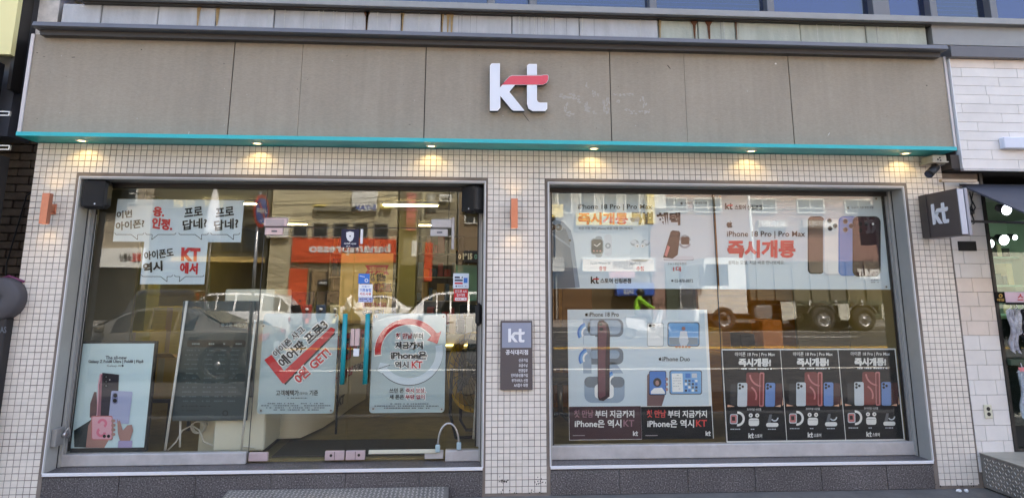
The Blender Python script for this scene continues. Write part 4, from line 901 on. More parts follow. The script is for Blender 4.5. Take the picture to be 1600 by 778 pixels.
obj('sign_bracket', MB().box((b.x-.03, -.035, a.z-.3), (b.x, .12, a.z+1.5)), DARKMET, t)
t = thing('white_lantern', 'white and red rounded lamp cover hanging between yellow sign and fascia', 'lamp cover', tuple(W(20, 118, .25)))
c = W(20, 98, .25); q = MB(); q.ball((c.x, .25, c.z), .13, PAPERW, 12, (.85, .7, .9)); q2 = MB(); q2.ball((c.x+.03, .25, c.z-.075), .095, mat('red_enamel', (170, 30, 40), .4), 10, (.9, .8, .45)); obj('cover', q, None, t); obj('red_base', q2, None, t)
t = thing('black_signbox', 'black framed signbox with chrome clips at the far left above the brick wall', 'sign', (-4.7, -.2, 1.6))
a, b = W(13, 73, -.3), W(2, 238, -.3); q = MB(); q.box((-5.6, -.3, b.z), (a.x-.16, -.05, a.z-.08), None, .01); obj('sign_case', q, mat('black_enamel', (20, 20, 24), .3), t)
q = MB()
for y_ in (178, 231): c = W(12, y_, -.32); q.box((c.x-.12, -.33, c.z-.02), (c.x+.02, -.305, c.z-.012), STEEL); q.box((c.x-.12, -.33, c.z+.012), (c.x+.02, -.305, c.z+.02), STEEL); q.box((c.x+.012, -.33, c.z-.012), (c.x+.02, -.305, c.z+.012), STEEL)
obj('chrome_clip', q, STEEL, t, kind='stuff')
q = MB(); a, b = W(0, 240, -.3), W(8, 430, -.3); q.box((-5.4, -.25, b.z), (b.x-.22, -.1, a.z)); obj('board', q, mat('charcoal_board', (34, 32, 34), .6), t)
q = MB(); a, b = W(50, 240, .3), W(43, 405, .3); q.tube([(-3.86, .42, .2), (-3.86, .42, 2.9)], .017, 6); obj('wall_pipe', q, mat('ochre_pipe', (120, 98, 52), .6), None, 'thin ochre pipe running up the dark brick wall', cat='pipe')
q = MB(); q.tube([(-4.05, .40, .9), (-4.04, .38, 1.5), (-4.08, .38, 1.9), (-4.02, .38, 2.3), (-3.98, .36, 2.5), (-3.86, .36, 2.6)], .007, 5, BLACK); obj('loose_cable', q, BLACK, None, 'loose black cable sagging over the dark brick wall', cat='cable')
t = thing('hose_drum', 'round dark grey drum with a hole at its centre at the far left edge', 'drum', tuple(W(8, 497, .0)))
c = W(3, 467, -.05); q = MB(); q.lathe((c.x, -.05, c.z), (0, -1, 0), [(.022, -.02), (.024, .062), (.06, .07), (.155, .07), (.175, .05), (.175, -.12), (.0, -.12)], 28); obj('drum', q, mat('grey_drum', (72, 70, 74), .6), t)
q = MB(); q.tube([(c.x-.13, .0, c.z+.13), (c.x, .0, c.z+.185), (c.x+.13, .0, c.z+.14)], .012); obj('purple_rim', q, mat('purple_trim', (110, 50, 90), .5), t)
t = thing('dark_cabinet', 'dark cabinet with faint white lettering below the round drum at left', 'cabinet', (-4.6, .1, 0))
a = W(14, 497, -.1); q = MB(); q.box((-5.6, -.1, 0), (a.x-.02, .4, a.z), None, .01); obj('cabinet', q, mat('charcoal_board', (34, 32, 34)), t)
p = Print(-.1); p.text('AS', 0, 510, 10, 520, INKG, .02); p.done(t)

# ------------------------------------------------------------------ right neighbour shop
NB = thing('right_neighbour_shop', 'neighbouring clothes shop with long white tiles, dark awning and lit window', 'building', (6, 0, 0))
TW_ = [mat('white_stone_tile', (222, 218, 213), .4, nz=(4, .08)), mat('white_stone_tile_b', (217, 213, 208), .4, nz=(4, .08)), mat('cream_stone_tile', (218, 205, 193), .4, nz=(4, .1))]
NY = -.17; fx0, fx1 = W(1493.5, 170, NY).x, 7.2; fzb, fzt = W(1495, 263, NY).z, W(1484, 92, NY).z
obj('fascia_core', MB().box((fx0+.004, NY+.008, fzb+.004), (fx1, .25, fzt)), GROUT, NB)
rh = .0885; bx = []; n = 0; rr = random.Random(4)
z = fzt; cols = {}
while z-rh > fzb-.03:
    x = fx0-rr.uniform(0, .5); top = n == 0
    while x < fx1:
        a, b = max(x, fx0), min(x+.56, fx1)
        if b-a > .03: bx.append(((a+.0012, NY-rr.uniform(0, .0012), max(z-rh, fzb)+.0012), (b-.0012, NY+.008, z-.0012), 2 if top else (0 if rr.random() < .6 else 1)))
        x += .56
    z -= rh; n += 1
for k in range(3): pieces('wall_tile', [(a, b) for a, b, c in bx if c == k], TW_[k], NB, .0015)
q = MB(); q.box((fx0-.02, NY-.06, fzt+.001), (fx1, .1, fzt+.11), COPING, .004); obj('coping', q, COPING, NB)
q = MB(); q.box((fx0-.008, NY-.012, fzb-.022), (fx1, NY+.03, fzb-.0), ALU2); q.box((fx0-.008, NY-.006, fzb), (fx0-.001, NY+.1, fzt), EDGE); objs('edge_trim', q, ALU2, NB)
obj('soffit', MB().box((WX1+.02, NY+.03, fzb-.012), (fx1, 2, fzb+.003)), mat('dark_soffit', (40, 38, 38), .8), NB)
obj('side_return', MB().box((WX1+.003, NY+.03, fzb+.004), (fx0-.009, .02, ZW-.01)), mat('dark_return', (74, 68, 64), .8), NB)
q = MB(); a = W(1568, 214, NY-.07); b = W(1600, 232, NY-.07); q.box((a.x, NY-.07, b.z), (a.x+1.2, NY-.003, a.z), None, .006); obj('wall_light_box', q, mat('pale_lightbox', (206, 212, 226), .35), None, 'pale blue horizontal box mounted on the white tiled fascia at right', cat='light box')
# brick pillar
px0, px1 = WX1+.012, W(1545, 400, 0).x; bx = []; j = 0; z = ZW-.25; rr = random.Random(8)
obj('pillar_core', MB().box((WX1+.004, .008, 0), (px1-.003, .3, fzb-.02)), GROUT, NB)
rowh = .128; widths = .2; z = W(1510, 412, 0).z
while z < 2.6: z += rowh
while z-rowh > .1:
    off = (.19, .10, .05, .15)[j % 4]; x = px0; nx_ = px0+off
    while x < px1-.01:
        b = min(nx_, px1); cm = 2 if (1.32 < z-rowh/2 < 1.76) else (0 if rr.random() < .6 else 1)
        if b-x > .015: bx.append(((x+.0015, -rr.uniform(0, .0015), z-rowh+.0015), (b-.0015, .008, z-.0015), cm))
        x = b; nx_ = b+.205
    z -= rowh; j += 1
for k in range(3): pieces('wall_tile', [(a, b) for a, b, c in bx if c == k], TW_[k], NB, .0015)
q = MB(); q.box((px1, -.012, .3), (px1+.03, .12, fzb-.02)); obj('window_frame', q, DARKMET, NB)
MINT = glass_mat('neighbour_glass', (.9, .95, .9), .05, .9)
obj('window_pane', MB().box((px1+.03, .06, .5), (fx1, .068, 2.5)), MINT, NB)
q = MB(); q.box((px1+.0, 3.0, 0), (fx1+.4, 3.1, 2.7), mat('mint_wall', (176, 200, 180), .7)); q.box((fx1+.3, .1, 0), (fx1+.4, 3.0, 2.7), mat('mint_wall', (176, 200, 180))); q.box((px1-.02, .3, 0), (px1+.0, 3.0, 2.7), mat('mint_wall', (176, 200, 180))); q.box((px1, .1, 2.6), (fx1+.4, 3.1, 2.68), mat('shop_ceiling', (120, 124, 118), .8)); q.box((px1+.0, .07, .0), (fx1+.4, 3.0, .3), mat('shop_floor', (70, 66, 60), .6)); objs('interior_wall', q, None, NB)
q = MB()
for k in range(4): q.box((5.25, 2.5, 1.0+k*.36), (7.2, 2.95, 1.02+k*.36), mat('glass_shelf', (150, 190, 170), .3)); 
objs('shelf', q, None, NB)
rr = random.Random(2); cs = [mat('shelf_goods_'+str(k), c, .6) for k, c in enumerate(((190, 186, 150), (90, 110, 100), (140, 160, 140), (60, 64, 60), (200, 200, 190)))]
gq = MB()
for k in range(4):
    x = 5.3
    while x < 7.1: wv = rr.uniform(.05, .14); gq.box((x, 2.5, 1.022+k*.36), (x+wv*.8, 2.7, 1.02+k*.36+rr.uniform(.1, .28)), rr.choice(cs)); x += wv
obj('shelf_goods', gq, None, NB, kind='stuff')
t = thing('awning', 'dark fabric awning sloping out over the neighbouring shop window', 'awning', (5.8, -.4, 2.3))
a = W(1501, 287, -.05); b = W(1600, 338, -.8); awx = a.x
q = MB(); q.prismx([(-.03, a.z), (-.9, b.z-.03), (-.905, b.z-.045), (-.03, a.z-.02)], awx, 8.0); q.prismx([(-.9, b.z-.03), (-.905, b.z-.03), (-.905, b.z-.20), (-.9, b.z-.20)], awx+.001, 8.0); obj('canvas', q, mat('charcoal_canvas', (66, 68, 78), .8, nz=(5, .15)), t)
q = MB(); q.tube([(awx+.02, -.03, a.z-.35), (awx+.02, -.85, b.z-.06)], .012); obj('arm', q, DARKMET, t)
q = MB(); a = W(1470, 280, -.12); b = W(1526, 285, -.12); q.box((a.x, -.13, b.z), (b.x, -.09, a.z)); obj('batten', q, mat('bare_wood', (186, 166, 142), .8), None, 'short bare wooden batten under the white tiled fascia', cat='batten')
t = thing('hook_cable', 'black cable loops hanging behind the projecting sign', 'cable', tuple(W(1521, 350, -.02)))
q = MB()
for pts in ([(1521, 297), (1518, 312), (1524, 324), (1519, 336), (1523, 348), (1520, 350)], [(1515, 300), (1519, 318), (1514, 330), (1522, 334), (1517, 320)]): q.tube([tuple(W(x, y, -.02)) for x, y in pts], .006, 5)
obj('cable_loops', q, BLACK, t, kind='stuff'); q = MB(); c = W(1517, 331, -.03); q.ball(tuple(c), .03, BLACK, 8); obj('cable_knot', q, BLACK, t)
a, b = slab_px(1498, 377, 1526, 392, -.012, .012); t = thing('wall_vent', 'small black rectangular vent plate on the white tiled pillar', 'vent', (a[0], 0, a[2])); obj('vent_plate', MB().box(a, b, None, .002), mat('vent_black', (14, 14, 14), .7), t)
obj('vent_louvre', MB().box((a[0]+.02, -.016, a[2]+.03), (b[0]-.02, -.0125, a[2]+.036)), mat('vent_black', (14, 14, 14)), t)
a, b = slab_px(1538.5, 632, 1551, 653.5, -.014, .014); t = thing('wall_socket', 'cream double socket on the white tiled pillar above the steel box', 'socket', (a[0], 0, a[2])); obj('face_plate', MB().box(a, b, None, .004), mat('cream_plastic', (206, 204, 182), .4), t)
q = MB()
for k in (.32, .70): q.cyl(((a[0]+b[0])/2, -.0165, a[2]+(b[2]-a[2])*k), ((a[0]+b[0])/2, -.0142, a[2]+(b[2]-a[2])*k), .017, None, 14)
objs('socket_hole', q, DARKMET, t)
# steel step box
sx0 = WX1+.03; sz = .285; sy = -.56
t = thing('steel_step_box', 'worn chequer plate steel step box on the pavement before the neighbouring shop', 'step', (5.2, -.3, 0))
obj('box_shell', MB().box((sx0, sy, .012), (6.4, -.004, sz), None, .004), CHECK, t)
obj('top_plate', MB().box((sx0-.006, sy-.012, sz+.001), (6.41, -.004, sz+.008), None, .002), mat('pale_plate', (176, 170, 156), .6, .3, nz=(6, .2)), t)  # top plate in a lighter tone than the box sides
q = MB(); chequer(q, Vector((sx0-.0005, sy+.01, .03)), Vector((0, .034, 0)), Vector((0, 0, .034)), 15, 7, CHECK); 
q2 = MB(); chequer(q2, Vector((sx0+.02, sy-.0005, .03)), Vector((0, 0, .034)), Vector((.034, 0, 0)), 7, 30, CHECK)
for qq in (q, q2): obj('tread_lozenges', qq, LOZ, t, kind='stuff')
obj('corner_strip', MB().box((sx0-.008, sy-.008, .012), (sx0+.035, sy-.0008, sz-.002)), STEEL, t)
# shop lights and garments outside the window
for (px_, py_, Y, r_, lab) in ((1573, 328, -.35, .05, 'bright white flood lamp under the edge of the awning'), (1569, 375, .9, .06, 'bright round spotlight inside the clothes shop window'), (1547, 381, .9, .05, 'bright spotlight inside the clothes shop beside its window frame'), (1586, 371, .9, .03, 'small spotlight at the far right inside the clothes shop')):
    c = W(px_, py_, Y); t = thing('spotlight', lab, 'spotlight', tuple(c)); q = MB(); q.lathe(tuple(c), (0, -1, -.3), [(.0, -.12), (r_*.7, -.1), (r_, .0), (r_*.96, .002)], 14); obj('lamp_housing', q, BLACK, t)
    q = MB(); q.lathe(tuple(c), (0, -1, -.3), [(r_*.93, .0), (.001, .004)], 14); obj('lamp_lens', q, emat('cool_lamp', (235, 245, 255), 3), t)
    if Y > 0: lamp('SPOT', (c.x, c.y-.03, c.z-.02), (0, .9 if px_ < 1575 else .7, -.6), 13, (.93, 1, .93), .05, 150, .8, parent=t)
t = thing('garment_rail', 'dark rail with hangers at the right edge outside the clothes shop', 'rail', (5.3, -.1, 1.0)); q = MB(); zr1 = W(1585, 474, .0).z
q.tube([(px1+.06, -.06, zr1), (6.4, -.06, zr1)], .012); obj('rail_bar', q, DARKMET, t)
zr2 = W(1585, 566, .0).z; q = MB(); q.box((px1+.04, -.05, zr2-.02), (6.4, .05, zr2+.03), mat('dark_green_ledge', (60, 74, 56), .7)); obj('shelf_ledge', q, None, t)
rr = random.Random(21)
def garment(x, z0, z1, m, lab, name='hanging_garment', grp=None):
    t = thing(name, lab, 'garment', (x, -.06, z1), group=grp); q = MB(); n, k = 14, 12; wd = .075
    for i in range(n+1):
        for j in range(k+1):
            u = j/k-.5; v = i/n
            q.v.append((x+u*wd*(.7+.6*math.sin(v*2.4))+.008*math.sin(9*v+x*40), -.06+.022*math.sin(u*16+v*4+x*30)+.01*math.sin(v*9), z0-(z0-z1)*v+.02*math.sin(u*9)*v))
    for i in range(n):
        for j in range(k): a = i*(k+1)+j; q.f.append([a, a+1, a+k+2, a+k+1]); q.m.append(m); q.smooth.append(True)
    obj('cloth', q, m, t); q = MB(); q.tube([(x, -.06, zr1 if z0 > 1.2 else z0+.06), (x+.01, -.06, z0+.02), (x-.05, -.06, z0-.02)], .003, 4, INKW); obj('hanger', q, INKW, t); return t
def cloth_mat(n, c): return mat('cloth_'+n, c, .85, nz=(24, .5))
GC = [('pale print', (190, 190, 198)), ('white print', (208, 208, 212)), ('black', (30, 30, 34)), ('tan', (176, 144, 112)), ('white', (214, 212, 214)), ('grey', (140, 138, 140)), ('black', (28, 28, 30))]
for k, (n_, c_) in enumerate(GC):
    garment(px1+.095+k*.058, zr1-.05, zr2+.1+.05*((k*3) % 4), cloth_mat(n_.replace(' ', '_'), c_), '%s garment hanging on the upper rail, %s from the window frame' % (n_, ('first', 'second', 'third', 'fourth', 'fifth', 'sixth', 'seventh')[k]), grp='garments on the rail outside the clothes shop')
for k in range(3):
    t = garment(px1+.12+k*.07, zr2-.06, W(1590, 655, 0).z+.02*k, cloth_mat('silver', (186, 196, 204)), 'silvery plastic wrapped garment under the ledge, %s from the window frame' % ('first', 'second', 'third')[k], grp='wrapped garments under the ledge')
    obj('pink_header', MB().box((px1+.09+k*.07, -.075, zr2-.07), (px1+.155+k*.07, -.06, zr2-.035)), ink('pink_header', (222, 130, 134)), t)
a, b = slab_px(1571, 456, 1600, 474, -.02, .01); t = thing('price_sign', 'pale pink sign panel above the hanging garments at the right edge', 'sign', (a[0], -.02, a[2])); obj('panel', MB().box(a, (b[0]+.5, b[1], b[2])), ink('pink_panel', (222, 198, 214)), t)
p = Print(-.021); p.text('스', 1590, 459, 1599, 469, INKR, .02); p.rect(1571, 456, 1600, 456.6, SILV); p.done(t)
a, b = slab_px(1556, 456, 1570.5, 473, -.021, .01); t = thing('gold_emblem_sign', 'small black sign with gold emblem beside the pale pink one', 'sign', (a[0], -.02, a[2])); obj('panel', MB().box(a, b), BLK2, t); p = Print(-.022); GOLD = ink('gold_ink', (196, 160, 80)); p.ring(1563.5, 462, 1.5, 3, 0, 360, GOLD); p.text('매일', 1558, 466, 1569, 470.5, GOLD, .02); p.done(t)

# ------------------------------------------------------------------ inside the shop
FLZ = .25
OLIVE = mat('interior_olive_wall', (132, 124, 84), .8, nz=(2, .1)); WOOD = mat('interior_wood', (168, 116, 36), .5, nz=(3, .3, (1, 1, 8)))
struct('shop_floor', MB().box((WX0+.12, .29, 0), (WX1-.12, 7.3, FLZ)), mat('vinyl_floor', (116, 106, 70), .55, nz=(7, .3)))
struct('shop_ceiling', MB().box((WX0+.12, .29, ZT), (WX1-.12, 7.3, ZT+.019)), mat('ceiling_white', (196, 194, 180), .8))
q = MB(); q.box((WX0+.121, 7.1, FLZ), (WX1-.121, 7.28, ZT)); q.box((WX0+.121, .3, FLZ), (WX0+.16, 7.1, ZT)); q.box((WX1-.16, .3, FLZ), (WX1-.121, 7.1, ZT)); obj('interior_wall', q, OLIVE, SH, kind='structure')
q = MB(); q.box((.19, .29, FLZ), (.30, 2.6, ZT), mat('grey_partition', (110, 106, 92), .7)); obj('partition_wall', q, None, SH)
obj('partition_wall', MB().box((W(1243, 470, 1.6).x, 1.6, FLZ), (WX1-.17, 1.66, ZT)), mat('grey_partition', (110, 106, 92)), SH)
obj('partition_wall', MB().box((W(96, 500, .8).x, .8, FLZ), (W(205, 500, .8).x, .85, ZT)), mat('grey_partition', (110, 106, 92)), SH)
obj('wood_panel', MB().box((W(1090, 470, 2.4).x, 2.4, FLZ), (W(1243, 470, 2.4).x, 2.46, ZT)), WOOD, SH)
a = W(622, 400, 2.5); b = W(650, 400, 2.5); obj('pillar', MB().box((a.x, 2.5, FLZ), (b.x, 2.9, ZT)), mat('olive_pillar', (150, 146, 84), .7), SH)
a = W(205, 400, 1.3); b = W(236, 400, 1.3); obj('pillar', MB().box((a.x, 1.3, FLZ), (b.x, 1.6, ZT)), mat('olive_pillar', (150, 146, 84)), SH)
for i, (x, y) in enumerate(((-2.6, 1.6), (-2.6, 4.2), (-.6, 1.6), (-.6, 4.2), (1.8, 1.2), (1.8, 4.2), (3.6, 1.0))):
    t = thing('ceiling_light', ('tube light on the shop ceiling, '+('front row above the speech bubbles', 'back row above the speech bubbles', 'front row above the glass doors', 'back row above the glass doors', 'front row above the watch banner', 'back row above the watch banner', 'above the banner with three big phones')[i]), 'ceiling light', (x, y, ZT-.05), group='ceiling tube lights inside the shop')
    obj('fixture', MB().box((x-.32, y-.06, ZT-.03), (x+.32, y+.06, ZT-.001)), WHITE, t); obj('tube', MB().box((x-.30, y-.045, ZT-.042), (x+.30, y+.045, ZT-.031)), emat('tube_light', (255, 230, 158), 6.0), t)
# white cabinet / kiosk behind the first pane
a = W(340, 600, .42); b = W(419, 600, .42)
t = thing('white_cabinet', 'tall white cabinet standing just inside the left window beside the door', 'cabinet', ((a.x+b.x)/2, .8, FLZ)); zt1 = W(380, 452, .42).z
obj('cabinet_body', MB().box((a.x, .42, FLZ+.04), (b.x, 1.1, zt1), None, .012), mat('cream_laminate', (214, 212, 196), .4), t); obj('plinth', MB().box((a.x+.02, .45, FLZ+.001), (b.x-.02, 1.08, FLZ+.04)), DARKMET, t)
a2 = W(313, 650, .6); obj('low_drawer', MB().box((a2.x, .6, FLZ+.001), (a.x-.004, 1.05, W(320, 622, .6).z), None, .008), mat('cream_laminate', (214, 212, 196)), t)
a3 = W(352, 470, .41); obj('grey_screen', MB().box((a.x+.02, .405, W(380, 620, .41).z), (b.x-.12, .415, W(380, 470, .41).z)), mat('screen_grey', (104, 108, 108), .3), t)
# easel price board seen beside the cabinet
t = thing('price_board', 'dark grey price board with faint table of prices on a white easel', 'price board', (-2.7, .5, FLZ)); BY = .36
a, b = slab_px(277, 470, 393, 657, BY, .012); BD = mat('board_slate', (50, 64, 68), .35); obj('board', MB().box(a, b, None, .004), BD, t)
p = Print(BY); BI = mat('board_ink', (14, 20, 22), .4); BL_ = mat('board_pale', (128, 142, 144), .4)
p.rect(343, 503, 386, 511.5, BI, 1); p.text('중고폰 매입가', 345, 504.5, 384, 510.5, BL_, .02); p.rrect(292, 531, 384, 542, 4, BI, 1)
for x0, x1 in ((300, 312), (326, 336), (346, 356), (368, 378)): p.fine(x0, x1, 537, BL_, 2.4)
for j in range(12):
    y = 547+j*7.2
    for x0, x1 in ((290, 312), (322, 334), (341, 354), (362, 374)): p.fine(x0-j*.6, x1-j*.6, y, mat('board_row', (86, 102, 106), .4), 1.9)
p.fine(284, 330, 634, BI, 1.4); p.fine(284, 312, 641, BI, 1.2); p.ring(352, 645, 3, 4.6, 0, 360, BI, 2); p.done(t)
q = MB()
for (xa, ya), (xb, yb) in (((292, 470), (258, 703)), ((399, 500), (377, 702))): q.tube([tuple(W(xa, ya, BY-.03)), tuple(W(xb, yb, BY-.03))], .012, 6)
objs('easel_leg', q, WHITE, t)
q = MB(); 
for (xa, ya), (xb, yb) in (((282, 655), (281, 698)), ((399, 636), (386, 644))): q.tube([tuple(W(xa, ya, BY+.08)), tuple(W(xb, yb, BY+.08))], .01, 6)
objs('easel_strut', q, WHITE, t)
q = MB(); rr = random.Random(9); pts = [W(262, 703, .45), W(275, 690, .45), W(285, 672, .5), W(300, 664, .55), W(312, 672, .5), W(318, 690, .48), W(345, 700, .45), W(380, 697, .42), W(398, 699, .4)]
q.tube([(p_.x, p_.y, max(p_.z, FLZ+.01)) for p_ in pts], .007, 5); c = W(308, 668, .5); q.tube([(c.x+.06*math.cos(u)*(1+.1*math.sin(u*3)), .5+.004*u, c.z+.05*math.sin(u)) for u in [k*.5 for k in range(40)]], .005, 4)
obj('white_cable', q, mat('white_cable', (206, 206, 200), .5), None, 'tangled white cable on the floor below the price board', cat='cable', kind=None)
# cardboard boxes on a dark low table
CARD = mat('cardboard', (186, 150, 84), .8, nz=(5, .15)); CARD2 = mat('yellow_cardboard', (190, 172, 84), .8, nz=(4, .12, (1, 1, 14)))
t = thing('low_table', 'dark low table behind the lit display poster', 'table', (-2.95, 1.2, FLZ)); a = W(200, 622, 1.1); b = W(275, 622, 1.1)
obj('table_top', MB().box((a.x-.1, 1.0, a.z-.03), (b.x, 1.6, a.z)), DARKMET, t); q = MB()
for x in (a.x-.08, b.x-.04):
    for y in (1.02, 1.55): q.box((x, y, FLZ), (x+.03, y+.03, a.z-.03))
objs('leg', q, DARKMET, t)
zt_ = a.z
def carton(x0, x1, y0, y1, z0, h, m, lab, flap=True):
    t = thing('cardboard_box', lab, 'box', ((x0+x1)/2, (y0+y1)/2, z0), group='cardboard boxes inside the left window'); obj('box_body', MB().box((x0, y0, z0+.001), (x1, y1, z0+h), None, .004), m, t)
    if flap: q = MB(); q.prismx([(y0, z0+h), (y0-.12, z0+h+.05), (y0-.12, z0+h+.055), (y0, z0+h+.005)], x0+.01, x1-.01); obj('flap', q, m, t)
    obj('packing_tape', MB().box(((x0+x1)/2-.03, y0-.002, z0+h*.4), ((x0+x1)/2+.03, y0-.0005, z0+h-.004)), mat('tape', (170, 150, 110), .3), t); return t
wa = W(226, 600, 1.05).x; wb_ = W(272, 600, 1.05).x
carton(wa, wb_, 1.05, 1.45, zt_, .38, CARD, 'brown cardboard box with raised flap on the low table'); carton(wa-.35, wa-.02, 1.1, 1.5, zt_, .62, CARD2, 'tall yellowish cardboard box beside the brown one on the low table', False)
carton(W(232, 500, 1.5).x, W(296, 500, 1.5).x, 1.5, 1.8, zt_, .85, CARD2, 'ribbed yellow carton standing behind the brown box', False)
# curved white counter with printed skirt
t = thing('service_counter', 'curved white counter with red printed lettering on its skirt inside the door', 'counter', (-1.6, 2, FLZ))
path = [W(418, 668, .95), W(470, 668, 1.0), W(505, 650, 1.5), W(530, 636, 2.1), W(552, 622, 2.8), W(572, 612, 3.4)]
q = MB(); h0, h1 = FLZ+.03, FLZ+1.02; n = len(path)
for z in (h0, h1): q.v += [(p_.x, p_.y, z) for p_ in path]
for i in range(n-1): q.f.append([i, i+1, i+1+n, i+n]); q.m.append(None); q.smooth.append(True)
q.v += [(path[0].x, 4.0, h0), (path[0].x, 4.0, h1)]; q.f.append([i+n for i in range(n)]+[2*n+1]); q.m.append(None); q.smooth.append(False); q.f.append([0, n, 2*n+1, 2*n]); q.m.append(None); q.smooth.append(False)
obj('counter_body', q, mat('counter_white', (206, 204, 190), .4), t)
q = MB(); q.tube([(p_.x-.0, p_.y, h1+.012) for p_ in path], .02, 6); obj('counter_edge', q, WHITE, t)
q = MB(); 
def on_path(u): 
    k = min(int(u), n-2); f = u-k; return path[k].lerp(path[k+1], f)
def skirt_text(s_, u0, u1, z0, z1, m, bold=.04, off=.012):
    vs, fs = glyphs(s_, bold); o = []
    for a_, b_ in vs: p_ = on_path(u0+(u1-u0)*a_); o.append((p_.x-.0+off*.6, p_.y-off, z0+(z1-z0)*b_))
    q.add(o, fs, m)
skirt_text('EVENT', 2.2, 4.6, FLZ+.62, FLZ+.92, INK, .09, .012); skirt_text('EVENT', 2.2, 4.6, FLZ+.62, FLZ+.92, INKR, .03, .016); skirt_text('신규가입', 2.3, 3.8, FLZ+.42, FLZ+.52, INKR); skirt_text('기기변경', 3.85, 4.7, FLZ+.44, FLZ+.52, INK); skirt_text('KT', 2.9, 3.3, FLZ+.15, FLZ+.25, INKG)
obj('lettering', q, None, t)
# prize event banner, shelf, clock, fan
t = sheet(531, 396, 613, 500, mat('banner_gold', (226, 190, 96), .5), 'golden upright banner with bold Korean event lettering inside the right door', 'banner', 'event_banner', Y=1.3, th=.006)
p = Print(1.3); p.rect(531, 500, 613, 505, CARD, 1); p.face([(570, 414), (608, 414), (604, 422), (608, 429), (570, 429), (574, 421)], INKR, 2); p.text('고객감사이벤트', 577, 417, 603, 425, YELP, .02, k=3)
p.text('꽝 없는', 579, 427, 603, 440, INK, .06, halo=YELP); p.text('뽑기 이벤트', 563, 443, 611, 456, mat('brick_ink', (150, 60, 40), .4), .05, halo=INK); p.text('KT스토어에서', 566, 460, 604, 468, INK, .03); p.text('받아가세요', 566, 472, 604, 480, INKR, .03); p.text('경품 뽑기', 566, 484, 600, 492, INK, .03); p.done(t)
q = MB(); a = W(533, 500, 1.32); q.tube([(a.x, 1.33, FLZ), (a.x, 1.33, W(533, 396, 1.33).z)], .012); obj('banner_pole', q, DARKMET, t)
t = thing('wall_shelf', 'long beige shelf with strip light and small boxes beside the narrow pane', 'shelf', (.0, 2.2, 1.2)); Y = 2.0
a = W(694, 522, Y); b = W(752, 545, Y); q = MB(); q.box((a.x-.25, Y, b.z), (b.x+.02, Y+.3, a.z), mat('shelf_beige', (188, 172, 122), .5), .004); obj('shelf_board', q, None, t); obj('strip_light', MB().box((a.x-.2, Y-.012, b.z+.035), (b.x, Y-.001, b.z+.05)), emat('strip', (255, 226, 140), 1.4), t)
for k, (x0, x1, y0, y1, m1) in enumerate(((702, 712, 492, 522, CARD), (714, 726, 498, 522, BLK2), (728, 738, 495, 522, WHITE), (718, 748, 476, 491, BLK2))):
    a, b = slab_px(x0, y0, x1, y1, Y+.04, .1); obj('small_box', MB().box(a, b, None, .003), m1, None, ('brown box at the left end of the beige shelf', 'black box next to the brown one on the beige shelf', 'white box at the right end of the beige shelf', 'black tray lying on top of the shelf boxes')[k], cat='box', group='boxes on the beige shelf')
t = thing('digital_display', 'dark number display reading 1915 seen through the narrow pane', 'display', tuple(W(732, 412, 1.9)))
a, b = slab_px(712, 392, 752, 412, 1.9, .04); obj('display_case', MB().box(a, b), BLK2, t); p = Print(1.9); p.text('0', 716, 397, 720.5, 405, INKW, .03); p.text('1915', 723, 395.5, 738, 406, INKW, .05); p.text('0', 741, 397, 746, 405, mat('teal_digit', (90, 170, 160), .4), .03); p.done(t)
obj('teal_panel', MB().box(*slab_px(712, 414, 752, 470, 1.95, .03)), mat('teal_board', (96, 150, 138), .5), None, 'pale teal panel below the number display', cat='panel')
t = thing('floor_fan', 'large floor fan with yellow ring on a black tube stand inside the right pane', 'fan', tuple(W(728, 660, 1.0)))
c = W(742, 580, .95); q = MB(); R0 = .37; ax = Vector((-.8, -.6, .05)).normalized(); q.lathe(tuple(c), tuple(ax), [(R0, -.07), (R0+.012, 0), (R0, .07), (R0-.012, 0), (R0, -.07)], 32); obj('ring', q, mat('yellow_ring', (206, 160, 40), .4), t)
q = MB(); e1 = ax.orthogonal().normalized(); e2 = ax.cross(e1)
for k in range(24): u = 2*math.pi*k/24; d = e1*math.cos(u)+e2*math.sin(u); q.tube([c+d*.06+ax*.1, c+d*.22+ax*.1, c+d*R0+ax*.05], .003, 4)
for r_ in (.12, .22, .31): q.tube([c+(e1*math.cos(2*math.pi*k/20)+e2*math.sin(2*math.pi*k/20))*r_+ax*.095 for k in range(21)], .003, 4)
obj('guard', q, BLACK, t, kind='stuff')
for k in range(3):
    q = MB(); u = 2*math.pi*k/3; d = e1*math.cos(u)+e2*math.sin(u); f = e1*math.cos(u+.9)+e2*math.sin(u+.9); q.add([c+d*.05, c+d*.3, c+(d+f).normalized()*.31+ax*.04, c+f*.12+ax*.05], [(0, 1, 2, 3)], None, True); obj('blade', q, mat('fan_blade', (90, 92, 90), .4, .4), t)
q = MB(); q.cyl(c-ax*.12, c+ax*.08, .06, .05, 14); obj('motor', q, BLACK, t)
q = MB(); g1, g2, g3 = W(706, 575, .9), W(703, 645, .9), W(716, 655, 1.1); zf = FLZ+.03
q.tube([tuple(g1), (g2.x, .9, g2.z), (g2.x+.06, .92, zf), (g2.x+.5, 1.05, zf)], .016, 6); q.tube([(g1.x+.1, 1.2, g1.z), (g2.x+.1, 1.3, zf+.1), (g2.x+.16, 1.3, zf), (g2.x+.5, 1.35, zf)], .016, 6); obj('tube_stand', q, BLACK, t, kind='stuff')
q = MB(); q.tube([tuple(W(748, 545, .5)), tuple(W(740, 685, .5))], .012, 6); obj('white_pole', q, WHITE, None, 'thin white pole leaning in the narrow right pane', cat='pole')
